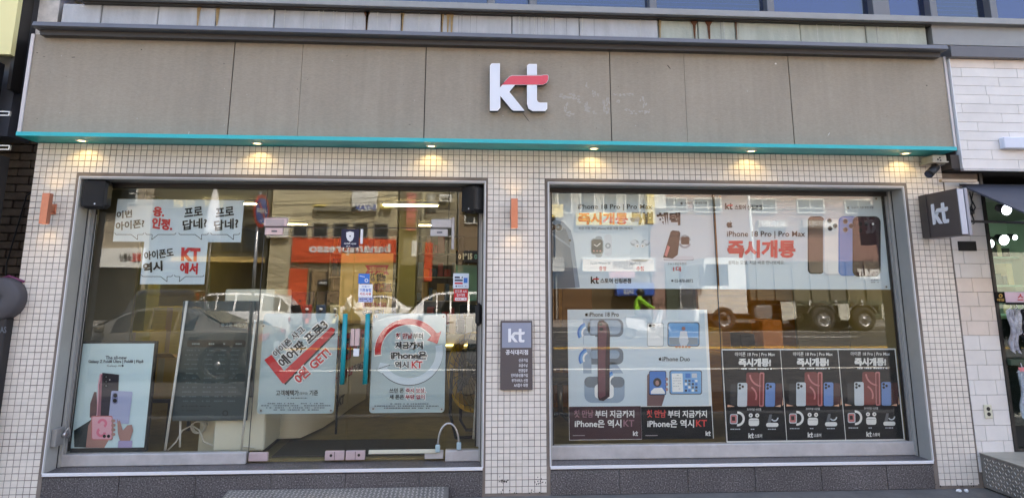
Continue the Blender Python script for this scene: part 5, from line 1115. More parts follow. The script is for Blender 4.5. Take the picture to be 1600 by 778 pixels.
# things behind the right window
t = thing('display_table', 'long wooden display table inside the right window', 'table', (2.6, 1.3, FLZ)); q = MB(); z0 = W(1200, 512, 1.2).z
obj('table_top', MB().box((W(1060, 512, 1.2).x, 1.0, 1.02), (W(1250, 512, 1.2).x, 1.7, 1.06), None, .005), WOOD, t)
q = MB()
for x in (W(1064, 512, 1.2).x, W(1244, 512, 1.2).x): q.box((x-.02, 1.05, FLZ), (x+.02, 1.65, 1.02))
objs('leg', q, WOOD, t)
for k, (x0, x1, h_, m1, lab) in enumerate(((1100, 1122, .22, CARD, 'brown carton on the wooden display table'), (1150, 1172, .16, BLK2, 'black case on the wooden display table'), (1185, 1215, .3, mat('orange_card', (190, 120, 40), .6), 'orange carton at the right of the wooden display table'))):
    obj('carton', MB().box((W(x0, 500, 1.3).x, 1.2, 1.061), (W(x1, 500, 1.3).x, 1.5, 1.061+h_), None, .005), m1, None, lab, cat='box')
def chair(px_, Y, lab):
    c = W(px_, 600, Y); t = thing('office_chair', lab, 'chair', (c.x, Y, FLZ), group='dark chairs inside the right window')
    obj('seat', MB().box((c.x-.24, Y-.24, FLZ+.42), (c.x+.24, Y+.24, FLZ+.5), None, .03), BLACK, t); obj('backrest', MB().box((c.x-.22, Y+.2, FLZ+.55), (c.x+.22, Y+.26, FLZ+1.0), None, .025), BLACK, t)
    q = MB(); q.cyl((c.x, Y, FLZ+.08), (c.x, Y, FLZ+.42), .03, None, 10); obj('column', q, STEEL, t)
    for k in range(5): u = 2*math.pi*k/5; q = MB(); q.tube([(c.x, Y, FLZ+.1), (c.x+.28*math.cos(u), Y+.28*math.sin(u), FLZ+.04)], .018, 5); q.ball((c.x+.28*math.cos(u), Y+.28*math.sin(u), FLZ+.035), .03, BLACK, 6); obj('leg', q, DARKMET, t)
chair(1050, 2.1, 'dark office chair behind the pale two-part poster'); chair(875, 1.8, 'dark office chair at the left end of the right window')
t = thing('brown_cupboard', 'brown wooden cupboard behind the left end of the right window', 'cupboard', (1.3, 3, FLZ)); a = W(862, 560, 2.8); b = W(905, 560, 2.8); obj('cupboard_body', MB().box((a.x-.3, 2.8, FLZ+.001), (b.x, 3.3, 1.75), None, .006), WOOD, t)
for k in range(2): obj('door', MB().box((a.x-.28+k*.42, 2.785, FLZ+.06), (a.x+.10+k*.42, 2.799, 1.7), None, .003), mat('brown_door', (128, 84, 40), .5), t)

# ------------------------------------------------------------------ the far side of the street, seen mirrored in the glass
RZ = -.12
OPP = 31.5                                         # mirrored distance of the opposite facades
def mx(px, d=OPP): return W(px, 449, d).x
def mz(py, px=700, d=OPP): return W(px, py, d).z
WG = mat('far_window_glass', (44, 52, 58), .12); WFR = mat('far_window_frame', (214, 214, 208), .5)
def block(name, label, x0, x1, h, m, front=-31.0, depth=9, cat='building'):
    t = thing(name, label, cat, ((x0+x1)/2, front-depth/2, 0)); obj('wall', MB().box((x0+.02, front-depth, -.1), (x1-.02, front, h)), m, t)
    q = MB(); q.box((x0+.0, front-depth-.1, h), (x1-.0, front+.12, h+.25)); obj('roof_parapet', q, mat('far_parapet', (170, 166, 158), .8), t); return t
def win(t, x0, x1, z0, z1, front=-31.0, n=2, fm=None, gm=None, low=True):
    f = MB(); fm = fm or WFR; w_ = .07
    f.box((x0, front+.002, z0), (x0+w_, front+.09, z1)); f.box((x1-w_, front+.002, z0), (x1, front+.09, z1)); f.box((x0+w_, front+.002, z1-w_), (x1-w_, front+.09, z1)); f.box((x0+w_, front+.002, z0), (x1-w_, front+.09, z0+w_))
    for k in range(1, n): x = x0+(x1-x0)*k/n; f.box((x-.03, front+.002, z0+w_), (x+.03, front+.08, z1-w_))
    if low: zm = z0+(z1-z0)*.35; f.box((x0+w_, front+.002, zm-.03), (x1-w_, front+.07, zm+.03))
    fr = obj('window', f, fm, t); obj('pane', MB().box((x0+w_, front+.01, z0+w_), (x1-w_, front+.03, z1-w_)), gm or WG, fr)
def board(t, px0, py0, px1, py1, m, texts=(), name='signboard', d=OPP, out=.25):
    a = MR(px0, py1, d-out); b = MR(px1, py0, d-out); o = obj(name, MB().box((a.x, a.y-out+.01, a.z), (b.x, a.y, b.z), None, .02), m, t)
    if texts:
        p = Print(d-out-.01, mirror=True, step=.004)
        for (s_, x0, y0, x1, y1, mm) in texts: p.text(s_, x0, y0, x1, y1, mm, .03)
        if p.txt.f: obj('lettering', p.txt, None, o)
    return o
def brickm(n, c, c2, sc=1.0):
    m = mat(n, c, .85); nn = m.node_tree; b = nn.nodes["Principled BSDF"]; br = nn.nodes.new("ShaderNodeTexBrick"); g = nn.nodes.new("ShaderNodeNewGeometry"); mp = nn.nodes.new("ShaderNodeMapping"); mp.inputs["Rotation"].default_value = (R(90), 0, 0)
    nn.links.new(g.outputs["Position"], mp.inputs[0]); nn.links.new(mp.outputs[0], br.inputs[0]); br.inputs["Scale"].default_value = sc; br.inputs["Color1"].default_value = (*lin(c), 1); br.inputs["Color2"].default_value = (*lin(tuple(v*.92 for v in c)), 1); br.inputs["Mortar"].default_value = (*lin(c2), 1); br.inputs["Mortar Size"].default_value = .03
    nn.links.new(br.outputs[0], b.inputs["Base Color"]); return m
SI_W = mat('sign_white', (222, 222, 216), .5); SI_O = mat('sign_orange', (216, 84, 44), .6); SI_DK = mat('sign_dark', (40, 42, 46), .5); SI_Y = mat('sign_yellow', (236, 214, 120), .5); SI_R = mat('sign_red', (196, 44, 44), .5); SI_B = mat('sign_blue', (52, 92, 180), .5)
TXW = mat('far_letters_white', (236, 236, 232), .5); TXK = mat('far_letters_black', (28, 28, 30), .5); TXR = mat('far_letters_red', (196, 40, 40), .5)
DARKSHOP = mat('far_shop_dark', (36, 36, 34), .3); BEIGE = mat('far_beige', (196, 178, 146), .8)
t = block('far_building_a', 'tan block across the street mirrored behind the speech bubble banners', mx(-80), mx(226), 9.5, mat('far_tan', (156, 146, 128), .85, nz=(1, .1)))
board(t, 100, 388, 228, 418, SI_W, (('소문난', 188, 396, 206, 408, TXK), ('화로', 207, 395, 221, 410, TXR))); board(t, 60, 306, 190, 330, mat('far_cream', (206, 200, 178), .6)); obj('shop_front', MB().box((mx(-60), -30.99, 0), (mx(220), -30.9, 2.6)), DARKSHOP, t)
for x in (-40, 30, 100, 160): win(t, mx(x), mx(x+40), 5.9, 7.4)
t = block('far_building_b', 'dark glass block with pale letters mirrored beside the round traffic sign', mx(228), mx(414), 11, mat('far_dark_cladding', (70, 70, 62), .4))
board(t, 258, 310, 410, 326, mat('far_dark_strip', (58, 58, 52), .4), (('의원', 272, 313, 306, 323, SI_Y), ('안과', 318, 313, 350, 323, SI_Y))); obj('canopy', MB().box((mx(280), -30.9, 2.9), (mx(412), -29.6, 3.15)), mat('far_canopy', (206, 178, 110), .6), t)
for k in range(5): win(t, mx(236+k*35), mx(266+k*35), 3.5, 4.9, n=1, fm=SI_DK, low=False)
obj('shop_front', MB().box((mx(236), -30.99, 0), (mx(410), -30.9, 2.8)), DARKSHOP, t); win(t, mx(250), mx(330), .2, 2.5, front=-30.9, n=3, fm=mat('far_green_frame', (70, 110, 100), .5), low=False)
t = block('far_coffee_shop', 'cream brick building with bright orange coffee shop signboard across the street', mx(416), mx(618), 12, brickm('far_cream_brick', (206, 196, 164), (150, 140, 110), 3.0))
board(t, 455, 374, 619, 410, SI_O, (('bananapresso', 483, 381, 610, 399, TXW),)); board(t, 416, 340, 452, 372, SI_W); board(t, 490, 322, 560, 330, mat('far_grey_sign', (120, 116, 104), .6)); board(t, 490, 320, 510, 325, SI_Y); board(t, 548, 296, 590, 330, SI_W, (('S-TAX', 553, 320, 588, 328, SI_B),)); board(t, 594, 321, 612, 327, SI_Y)
for k in range(6): win(t, mx(420+k*32), mx(420+k*32+24), 4.2, 5.0, n=1, fm=mat('far_grey_frame', (130, 128, 120), .5), low=False)
obj('shop_front', MB().box((mx(456), -30.99, .3), (mx(600), -30.9, 2.5)), mat('far_shop_beige', (150, 128, 96), .5), t); obj('orange_door', MB().box((mx(452), -30.99, 0), (mx(480), -30.86, 2.6)), SI_O, t)
for k in range(5): obj('shop_mullion', MB().box((mx(484+k*26), -30.89, .3), (mx(484+k*26)+.08, -30.82, 2.5)), SI_DK, t)
board(t, 495, 437, 513, 447, SI_DK, (('OPEN', 498, 440, 511, 444, TXW),), out=.8)
t = block('far_building_d', 'narrow grey brown building behind the utility pole across the street', mx(620), mx(712), 13, mat('far_grey_brown', (140, 132, 112), .8, nz=(1, .1)))
board(t, 634, 296, 650, 360, mat('far_pink_sign', (196, 110, 104), .6)); board(t, 686, 304, 706, 316, SI_W, (('부동산', 689, 307, 703, 313, TXK),)); board(t, 660, 380, 676, 440, SI_O)
for k in range(3): win(t, mx(692), mx(706), 4.3+k*2.4, 5.3+k*2.4, n=2, low=False)
obj('shop_front', MB().box((mx(624), -30.99, 0), (mx(708), -30.9, 2.8)), DARKSHOP, t)
t = block('far_building_e', 'brown rendered building mirrored near the pillar between the windows', mx(714), mx(866), 10, mat('far_brown', (130, 112, 90), .85, nz=(1, .12)))
for k in range(3): win(t, mx(724+k*46), mx(756+k*46), 5.0, 6.4)
board(t, 724, 392, 860, 410, SI_DK); obj('shop_front', MB().box((mx(724), -30.99, 0), (mx(860), -30.9, 2.7)), DARKSHOP, t)
t = block('far_building_f', 'grey block with yellow and white signboards mirrored in the right window', mx(868), mx(1016), 11.5, mat('far_grey_stone', (160, 158, 150), .85, nz=(1, .08)))
board(t, 852, 320, 880, 340, SI_Y); board(t, 900, 334, 1010, 352, SI_Y, (('월요일 일요일', 940, 338, 1000, 348, TXW),)); board(t, 855, 403, 882, 424, SI_W); board(t, 910, 403, 1024, 424, SI_W, (('신림약국', 958, 407, 990, 420, TXK),)); board(t, 952, 425, 992, 434, mat('far_pink_board', (206, 150, 156), .6)); board(t, 964, 442, 1022, 462, SI_B, (('SALE', 975, 452, 990, 459, TXW),), out=.6)
for k in range(4): win(t, mx(872+k*36), mx(896+k*36), 5.6, 6.8, n=1, low=False)
obj('shop_front', MB().box((mx(872), -30.99, 0), (mx(1010), -30.9, 2.7)), mat('far_shop_brown', (90, 72, 50), .5), t)
t = block('far_building_g', 'pinkish brick building with white framed windows mirrored above the big phone banner', mx(1018), mx(1405), 12.5, brickm('far_pink_brick', (160, 126, 112), (150, 124, 112), 4.0))
for x in (1036, 1090, 1178, 1254, 1330): win(t, mx(x), mx(x+44), mz(333, 1200), mz(310, 1200), n=2); win(t, mx(x), mx(x+44), mz(333, 1200)+3.0, mz(310, 1200)+3.0, n=2)
board(t, 1012, 300, 1022, 350, SI_Y, out=.5); board(t, 1022, 300, 1040, 326, SI_W); board(t, 1185, 344, 1230, 356, mat('far_brick_band', (176, 158, 140), .7), (('KIRIN', 1190, 345, 1226, 354, TXW),)); board(t, 1255, 344, 1310, 356, mat('far_brick_band', (176, 158, 140)), (('신림프라자', 1258, 345, 1306, 355, TXW),))
obj('shop_front', MB().box((mx(1040), -30.99, 0), (mx(1395), -30.9, 3.0)), mat('far_shop_green', (84, 92, 80), .4), t)
for k in range(9): obj('shop_mullion', MB().box((mx(1060+k*40), -30.89, 0), (mx(1060+k*40)+.12, -30.8, 3.0)), WFR, t)
t = block('far_building_h', 'pale corner building at the right end across the street', mx(1410), mx(1900), 10, mat('far_pale', (190, 184, 172), .85))
for k in range(6): win(t, mx(1430+k*60), mx(1470+k*60), 4.6, 6.1)
t = block('far_building_z', 'plain grey building at the left end across the street', mx(-700), mx(-84), 10.5, mat('far_grey', (160, 158, 152), .85))
for k in range(8): win(t, mx(-660+k*70), mx(-620+k*70), 4.6, 6.1)
t = thing('lamp_post', 'white painted lamp post standing before the pink brick building across the street', 'lamp post', tuple(MR(1180, 500, 27))); c = MR(1179, 449, 27); q = MB(); q.cyl((c.x, c.y, 0), (c.x, c.y, 8), .09, .06, 10); q.tube([(c.x, c.y, 7.9), (c.x+.4, c.y+.5, 8.3), (c.x+.8, c.y+1.3, 8.35)], .04, 6); obj('post', q, WHITE, t); q = MB(); q.box((c.x+.7, c.y+1.1, 8.28), (c.x+.95, c.y+1.8, 8.42), None, .04); obj('lamp_head', q, ALU, t)

# utility pole with its gear and wires
c = MR(655, 449, 28.4); t = thing('utility_pole', 'grey concrete utility pole with transformers and many wires across the street', 'utility pole', (c.x, c.y, 0)); PM = mat('pole_concrete', (176, 168, 140), .85, nz=(6, .15))
q = MB(); q.cyl((c.x, c.y, -.1), (c.x+.2, c.y, 11.5), .19, .12, 12); obj('pole', q, PM, t)
for z in (6.2, 7.1, 9.5): q = MB(); q.box((c.x-.95, c.y-.05, z), (c.x+1.1, c.y+.05, z+.1)); obj('crossarm', q, PM, t)
for k in range(6): q = MB(); q.cyl((c.x-.85+.36*k, c.y, 7.2), (c.x-.85+.36*k, c.y, 7.42), .05, .03, 8); obj('insulator', q, WHITE, t)
q = MB(); q.cyl((c.x+.45, c.y+.2, 5.2), (c.x+.45, c.y+.2, 6.1), .24, None, 12); obj('transformer', q, mat('transformer_grey', (128, 128, 122), .5), t); q = MB(); q.box((c.x-.4, c.y-.1, 3.1), (c.x-.15, c.y+.2, 3.9), None, .02); obj('meter_box', q, WHITE, t)
q = MB(); rr = random.Random(6)
for k in range(13):
    z0 = 5.0+.28*k; y0 = c.y+rr.uniform(-.1, .2); s_ = rr.uniform(.3, .9); xa, xb = c.x-28, c.x+30; za = z0+rr.uniform(-.6, .4)
    q.tube([(c.x+(xa-c.x)*i/10, y0+.6*i/10, z0+(za-z0)*i/10-4*s_*(i/10)*(1-i/10)) for i in range(11)], .016, 4); q.tube([(c.x+(xb-c.x)*i/10, y0, z0+(za-z0)*i/10-4*s_*(i/10)*(1-i/10)) for i in range(11)], .016, 4)
for k in range(5):   # service drops sweeping over the coffee shop
    q.tube([(c.x-(.95*i), c.y-.25*i, 6.4-.2*k-.18*i*(1+.2*k)+.012*i*i) for i in range(10)], .014, 4)
obj('overhead_wire', q, BLACK, t, kind='stuff')
# traffic sign and folded parasol
c = MR(405, 330, 6.7); t = thing('no_parking_sign', 'round blue no parking sign with red border on a thin pole, mirrored', 'traffic sign', (0, 0, 0)); q = MB()
q.cyl((0, 0, 0), (0, 0, c.z+.35), .03, None, 10); obj('post', q, STEEL, t)
q = MB(); q.cyl((0, .035, c.z), (0, .05, c.z), .3, None, 32, SI_R); q.cyl((0, .0505, c.z), (0, .054, c.z), .235, None, 32, SI_B); obj('sign_disc', q, None, t); q = MB(); a_ = R(45)
q.prism([(-.2*math.cos(a_)-.02, c.z+.2*math.sin(a_)-.02), (-.2*math.cos(a_)+.02, c.z+.2*math.sin(a_)+.02), (.2*math.cos(a_)+.02, c.z-.2*math.sin(a_)+.02), (.2*math.cos(a_)-.02, c.z-.2*math.sin(a_)-.02)], .0545, .057); obj('red_bar', q, SI_R, t)
vs, fs = glyphs('주차금지', .04); q = MB(); q.add([(.2-u*.4, .0575, c.z-.045+v*.09) for u, v in vs], fs, INKW); obj('lettering', q, INKW, t); t.location = (c.x, c.y, RZ+.12); t.rotation_euler = (0, 0, R(-80))
c = MR(333, 340, 9); t = thing('folded_parasol', 'folded white cafe parasol on a steel pole, mirrored above the banners', 'parasol', (c.x, c.y, 0)); zt_, zb_ = MR(330, 292, 9).z, MR(330, 372, 9).z
q = MB(); q.lathe((c.x, c.y, 0), (0, 0, 1), [(.01, zt_), (.06, zt_-.15), (.12, zt_-.5), (.15, zb_+.2), (.19, zb_), (.06, zb_+.03)], 12); obj('canopy', q, mat('parasol_white', (214, 214, 218), .8), t); q = MB(); q.cyl((c.x, c.y, .0), (c.x, c.y, zt_+.04), .02, None, 8); obj('pole', q, STEEL, t); q = MB(); q.cyl((c.x, c.y, 0), (c.x, c.y, .09), .26, .24, 16); obj('base', q, CONC, t)

# ------------------------------------------------------------------ vehicles
RUB = mat('tyre_rubber', (46, 44, 42), .85); RIM = mat('alloy_rim', (168, 168, 170), .3, .8); CGL = mat('car_glass', (22, 28, 30), .06, spec=.8); TRIM = mat('black_trim', (24, 24, 25), .5); HEADL = mat('headlamp', (226, 228, 230), .1); TAIL = mat('tail_lamp', (150, 18, 20), .2)
def wheel(x, y, r, wd, parent, rim=.62):
    q = MB(); s = 1 if y > 0 else -1; q.lathe((x, y, r), (0, s, 0), [(r*rim, -wd), (r*.93, -wd), (r, -wd*.75), (r, -wd*.25), (r*.93, 0), (r*rim, 0), (r*rim, -wd)], 24); o = obj('wheel', q, RUB, parent)
    q = MB(); q.lathe((x, y, r), (0, s, 0), [(r*rim, -.005), (r*rim*.9, -.03), (r*.2, -.035), (r*.17, .0), (.001, .0)], 20)
    for k in range(7): u = 2*math.pi*k/7; q.add([(x+r*.15*math.cos(u+b), y-s*.012, r+r*.15*math.sin(u+b)) for b in (-.4, .4)]+[(x+r*rim*.93*math.cos(u+b), y-s*.01, r+r*rim*.93*math.sin(u+b)) for b in (.13, -.13)], [(0, 1, 2, 3)])
    obj('rim', q, RIM, o)
def car(name, label, color, L=4.6, Wd=1.82, H=1.45, suv=False, cat='car'):
    t = thing(name, label, cat, (0, 0, 0)); paint = mat('paint_%d_%d_%d' % color, color, .28, .25 if sum(color) < 600 else .05, coat=.8, nz=(2, .03)); h = L/2; hw = Wd/2
    # stations: x, bottom, belt, top, half width body, half width roof
    if suv: st = [(-h, .42, .95, .97, .80, .6), (-h+.08, .3, 1.02, 1.25, .93, .72), (-h+.35, .25, 1.06, H-.08, .97, .75), (-h+.9, .22, 1.06, H-.01, 1, .78), (-h+1.7, .22, 1.05, H, 1, .78), (-.05, .22, 1.04, H, 1, .78), (.35, .22, 1.03, H-.03, 1, .77), (.75, .22, 1.02, H-.2, 1, .76), (1.15, .22, 1.02, 1.07, 1, .8), (h-.55, .22, .97, 1.0, .97, .8), (h-.15, .28, .86, .88, .9, .75), (h, .38, .66, .68, .78, .6)]
    else: st = [(-h, .45, .82, .84, .78, .6), (-h+.08, .32, .92, .94, .9, .7), (-h+.45, .26, .97, 1.0, .96, .76), (-h+.85, .22, .97, 1.06, .99, .74), (-h+1.35, .2, .96, H-.1, 1, .70), (-h+1.75, .2, .95, H-.02, 1, .70), (-.05, .2, .94, H, 1, .71), (.3, .2, .93, H-.03, 1, .71), (.65, .2, .92, H-.17, 1, .72), (1.1, .2, .9, .97, 1, .78), (h-.6, .22, .84, .87, .97, .78), (h-.15, .28, .72, .74, .9, .72), (h, .38, .58, .6, .76, .6)]
    def ring(s_):
        x, b, be, tp, wb, wr = s_; r_ = hw*wr; half = [(hw*wb*.93, b), (hw*wb, b+.12), (hw*wb, (b+be)/2+.05), (hw*wb*.985, be-.04), (hw*wb*.965, be), (r_+ (0 if tp-be > .15 else (hw*wb*.9-r_)), tp-.035 if tp-be > .15 else tp-.01), (r_*.8, tp)]
        return [(x, y, z) for y, z in half]+[(x, -y, z) for y, z in reversed(half)]
    rings = [ring(s_) for s_ in st]; n = len(rings[0]); B, SW, WS = MB(), MB(), MB()
    for r_ in rings: B.v += r_
    cabin = [i for i, s_ in enumerate(st) if s_[3]-s_[2] > .15]
    for i in range(len(st)-1):
        for k in range(n-1):
            f = [i*n+k, (i+1)*n+k, (i+1)*n+k+1, i*n+k+1]
            incab = i in cabin and i+1 in cabin; slope = (i in cabin) != (i+1 in cabin)
            if k in (4, n-6) and incab: 
                P4 = [Vector(B.v[j]) for j in f]; c_ = sum(P4, Vector())/4; nn_ = Vector((0, 1 if c_.y > 0 else -1, .35)).normalized(); SW.add([c_+(p-c_)*.90+nn_*.012 for p in P4], [(0, 1, 2, 3)], CGL, False)
            if slope and k in (5, 6, 7) : 
                if k == 6: P4 = [Vector(B.v[i*n+5]), Vector(B.v[(i+1)*n+5]), Vector(B.v[(i+1)*n+n-6]), Vector(B.v[i*n+n-6])]; c_ = sum(P4, Vector())/4; WS.add([c_+(p-c_)*.93+Vector((.012 if c_.x > 0 else -.012, 0, .045)) for p in P4], [(0, 1, 2, 3)], CGL)
            B.f.append(f); B.m.append(paint); B.smooth.append(True)
    B.f.append(list(range(n))); B.m.append(paint); B.smooth.append(False); B.f.append([len(B.v)-n+k for k in range(n)][::-1]); B.m.append(paint); B.smooth.append(False)
    obj('body', B, paint, t); obj('underside', MB().box((-h+.3, -hw*.85, .16), (h-.3, hw*.85, .4)), TRIM, t); objs('side_window', SW, CGL, t); objs('windscreen', WS, CGL, t)
    r_ = .36 if suv else .33
    for x in (-h+.85, h-.85):
        for s in (-1, 1):
            q = MB(); q.cyl((x, s*(hw-.02), r_), (x, s*(hw+.004), r_), r_+.07, None, 24); obj('wheel_arch', q, TRIM, t); wheel(x, s*(hw+.012), r_, .2, t)
    for s in (-1, 1):
        obj('headlight', MB().box((h-.26, s*hw*.5, st[-1][2]+.02), (h-.06, s*hw*.86, st[-1][2]+.14), None, .03), HEADL, t); obj('tail_light', MB().box((-h+.0, s*hw*.55, .76), (-h+.14, s*hw*.9, .9), None, .02), TAIL, t); obj('mirror', MB().box((.72, s*(hw+.01), .95), (.88, s*(hw+.17), 1.08), None, .03), paint, t)
        for x in (-.95, -.05): obj('door_handle', MB().box((x-.09, s*(hw+.0), .84), (x+.09, s*(hw+.025), .87), None, .008), paint, t)
    obj('front_grille', MB().box((h-.06, -hw*.4, .42), (h+.015, hw*.4, .58), None, .02), TRIM, t); obj('number_plate', MB().box((h+.016, -.22, .42), (h+.024, .22, .52)), WHITE, t); obj('number_plate', MB().box((-h-.02, -.22, .6), (-h-.01, .22, .7)), WHITE, t); obj('bumper', MB().box((-h-.02, -hw*.7, .3), (-h+.1, hw*.7, .52), None, .04), TRIM, t)
    return t
def put(t, px, d, rz=0):
    p = MR(px, 449, d); t.location = (p.x, p.y, RZ); t.rotation_euler = (0, 0, R(rz))
put(car('grey_sedan', 'silver grey sedan driving past, mirrored large in the left window', (98, 96, 90), H=1.40), 262, 9.2, 180)
put(car('white_hatchback', 'white family car mirrored beyond the grey sedan beside the cabinet', (206, 206, 206), 4.6, 1.85, 1.62, True), 352, 17.2, 180)
put(car('black_suv', 'black SUV seen from behind, mirrored between banner and grey sedan', (26, 26, 30), 4.5, 1.88, 1.75, True), 265, 14.3, 80)
put(car('white_suv', 'white SUV mirrored at the narrow pane right of the doors', (228, 228, 226), 4.5, 1.85, 1.68, True), 700, 15.5, 176)
put(car('white_sedan', 'small white sedan parked across the street, mirrored beyond the acrylic boards', (222, 222, 222), 4.2, 1.75, 1.45), 600, 26.5, 0)
# heavy truck
t = thing('dump_truck', 'heavy truck with white cab, grey tipper body and big wheels across the road', 'truck', (0, 0, 0)); GT = mat('tipper_grey', (104, 100, 84), .55, nz=(3, .2)); WT = mat('truck_white', (222, 222, 216), .35, coat=.5)
q = MB(); q.prism([(2.0, .75), (4.1, .75), (4.15, 1.5), (4.05, 2.1), (3.75, 3.05), (2.0, 3.1)], -1.2, 1.2); obj('cab', q, WT, t)
for s in (-1, 1):
    q = MB(); q.prism([(2.75, 1.9), (3.95, 1.9), (3.7, 2.8), (2.75, 2.8)], s*1.2, s*1.212); obj('side_window', q, CGL, t); obj('cab_step', MB().box((2.9, s*1.1, .45), (3.7, s*1.22, .72), None, .02), TRIM, t); q = MB(); q.box((3.9, s*1.25, 1.9), (4.1, s*1.5, 2.7), None, .03); q.tube([(3.9, s*1.15, 2.75), (4.0, s*1.38, 2.72)], .02); obj('mirror', q, TRIM, t)
    obj('fuel_tank', MB().box((.9, s*.7, .55), (1.7, s*1.2, 1.1), None, .08), STEEL, t); q = MB(); q.prism([(-.1, .55), (.55, .45), (.55, 1.25), (-.1, 1.25)], s*1.205, s*1.23); obj('side_guard', q, mat('guard_white', (206, 204, 190), .5), t)
obj('windscreen', MB().prism([(4.13, 1.75), (4.145, 1.75), (3.86, 2.8), (3.845, 2.8)], -1.05, 1.05), CGL, t); obj('bumper', MB().box((4.1, -1.22, .4), (4.32, 1.22, .95), None, .06), WT, t)
q = MB(); q.box((-4.2, -.45, .75), (2.0, .45, 1.05)); obj('chassis', q, TRIM, t)
q = MB(); q.prism([(-4.4, 1.3), (1.85, 1.3), (1.9, 2.7), (1.9, 2.95), (-4.6, 2.95)], -1.25, 1.25); obj('tipper_body', q, GT, t)
for k in range(8): 
    for s in (-1, 1): obj('body_rib', MB().box((-4.1+k*.8, s*1.25, 1.32), (-4.0+k*.8, s*1.33, 2.93)), GT, t)
for x in (3.05, -1.3, -3.1):
    for s in (-1, 1): wheel(x, s*1.22, .52, .3 if x > 0 else .55, t, .55)
for x in (-1.3, -3.1):
    for s in (-1, 1): q = MB(); q.tube([(x+.66*math.cos(u), s*1.05, .55+.62*math.sin(u)) for u in [R(20+k*14) for k in range(11)]], .03, 5); obj('mudguard', q, ALU, t)
vs, fs = glyphs('TUNSEN', .05); q = MB(); q.add([(-2.9-u*1.1, -1.334, 2.2+v*.42) for u, v in vs], fs, TXW); obj('lettering', q, TXW, t)
for s in (-1, 1):
    for x in (-2.45, -4.35): obj('mudflap', MB().prism([(x, .6), (x+.1, .48), (x+.4, .48), (x+.48, .6), (x+.48, 1.15), (x, 1.15)], s*1.2, s*1.225), mat('guard_white', (206, 204, 190)), t)
put(t, 1218, 24.8, 180)
t = thing('box_truck', 'small white box truck parked before the shops across the street', 'truck', (0, 0, 0)); obj('cargo_box', MB().box((-2.2, -.85, .75), (.75, .85, 2.35), None, .03), WT, t); q = MB(); q.prism([(.8, .35), (2.35, .35), (2.4, 1.0), (2.1, 1.85), (.8, 1.9)], -.82, .82); obj('cab', q, WT, t)
for s in (-1, 1):
    q = MB(); q.prism([(1.1, 1.1), (2.15, 1.1), (2.0, 1.7), (1.1, 1.7)], s*.82, s*.83); obj('side_window', q, CGL, t)
    for x in (-1.4, 1.6): wheel(x, s*.82, .3, .18, t)
obj('chassis', MB().box((-2.2, -.4, .42), (.8, .4, .74)), TRIM, t); obj('windscreen', MB().prism([(2.4, 1.05), (2.412, 1.05), (2.14, 1.75), (2.128, 1.75)], -.7, .7), CGL, t); put(t, 1146, 26.8, 0)

# ------------------------------------------------------------------ two wheelers and riders
def person(parent_name, label, joints, edges, mats, shirt, legs, helmet=None, hair=None):
    """one continuous body grown round a skeleton; joints: name -> (x,y,z,r)"""
    t = thing('person', label, 'person', (0, 0, 0)); names = list(joints); me = bpy.data.meshes.new('body'); me.from_pydata([joints[k][:3] for k in names], [(names.index(a), names.index(b)) for a, b in edges], [])
    o = bpy.data.objects.new('body', me); SC.collection.objects.link(o); md = o.modifiers.new('skin', 'SKIN'); sv_ = me.skin_vertices[0].data
    for i, k in enumerate(names): sv_[i].radius = (joints[k][3], joints[k][3]*(joints[k][4] if len(joints[k]) > 4 else 1)); sv_[i].use_root = (k == 'pelvis')
    sb = o.modifiers.new('sub', 'SUBSURF'); sb.levels = 2; sb.render_levels = 2
    dg = bpy.context.evaluated_depsgraph_get(); m2 = bpy.data.meshes.new_from_object(o.evaluated_get(dg)); bpy.data.objects.remove(o)
    skin_m = mat('skin', (196, 150, 124), .55)
    for mm in (shirt, legs, skin_m, TRIM): m2.materials.append(mm)
    K = {k: Vector(joints[k][:3]) for k in names}; seg = [(a, b) for a, b in edges]
    def near(p):
        best = None
        for a, b in seg:
            A_, B_ = K[a], K[b]; d_ = B_-A_; u = max(0, min(1, (p-A_).dot(d_)/max(1e-6, d_.length_squared))); r_ = (p-(A_+d_*u)).length
            if best is None or r_ < best[0]: best = (r_, a, b)
        return best[1]+'|'+best[2]
    for pl in m2.polygons:
        s_ = near(pl.center); pl.use_smooth = True
        pl.material_index = 2 if ('head' in s_ or 'hand' in s_ or 'finger' in s_ or 'thumb' in s_) else 3 if 'toe' in s_ else 1 if ('knee' in s_ or 'ankle' in s_ or 'hip' in s_) else 0
    b_ = bpy.data.objects.new('body', m2); SC.collection.objects.link(b_); b_.parent = t
    hx = K['head']
    if helmet: q = MB(); q.ball((hx.x-.01, hx.y, hx.z+.03), .145, helmet, 14, (1, .88, .95)); obj('helmet', q, helmet, t); obj('visor', MB().box((hx.x+.085, hx.y-.08, hx.z-.0), (hx.x+.138, hx.y+.08, hx.z+.07), None, .02), CGL, t)
    if hair: q = MB(); q.ball((hx.x-.02, hx.y, hx.z+.035), .112, hair, 12, (1, .9, .95)); obj('hair', q, hair, t)
    f = MB(); f.ball((hx.x+.1, hx.y, hx.z-.01), .016, skin_m, 6)
    for s in (-1, 1): f.ball((hx.x+.085, hx.y+s*.035, hx.z+.02), .012, TRIM, 6); f.ball((hx.x, hx.y+s*.1, hx.z), .022, skin_m, 6, (1, .4, 1.4))
    f.box((hx.x+.085, hx.y-.025, hx.z-.055), (hx.x+.097, hx.y+.025, hx.z-.047), TXR); obj('face', f, None, t, kind='stuff')
    return t
def sides(d):
    out = {}
    for k, v in d.items():
        if k.startswith('*'): out['l'+k[1:]] = v; out['r'+k[1:]] = (v[0], -v[1])+v[2:]
        else: out[k] = v
    return out
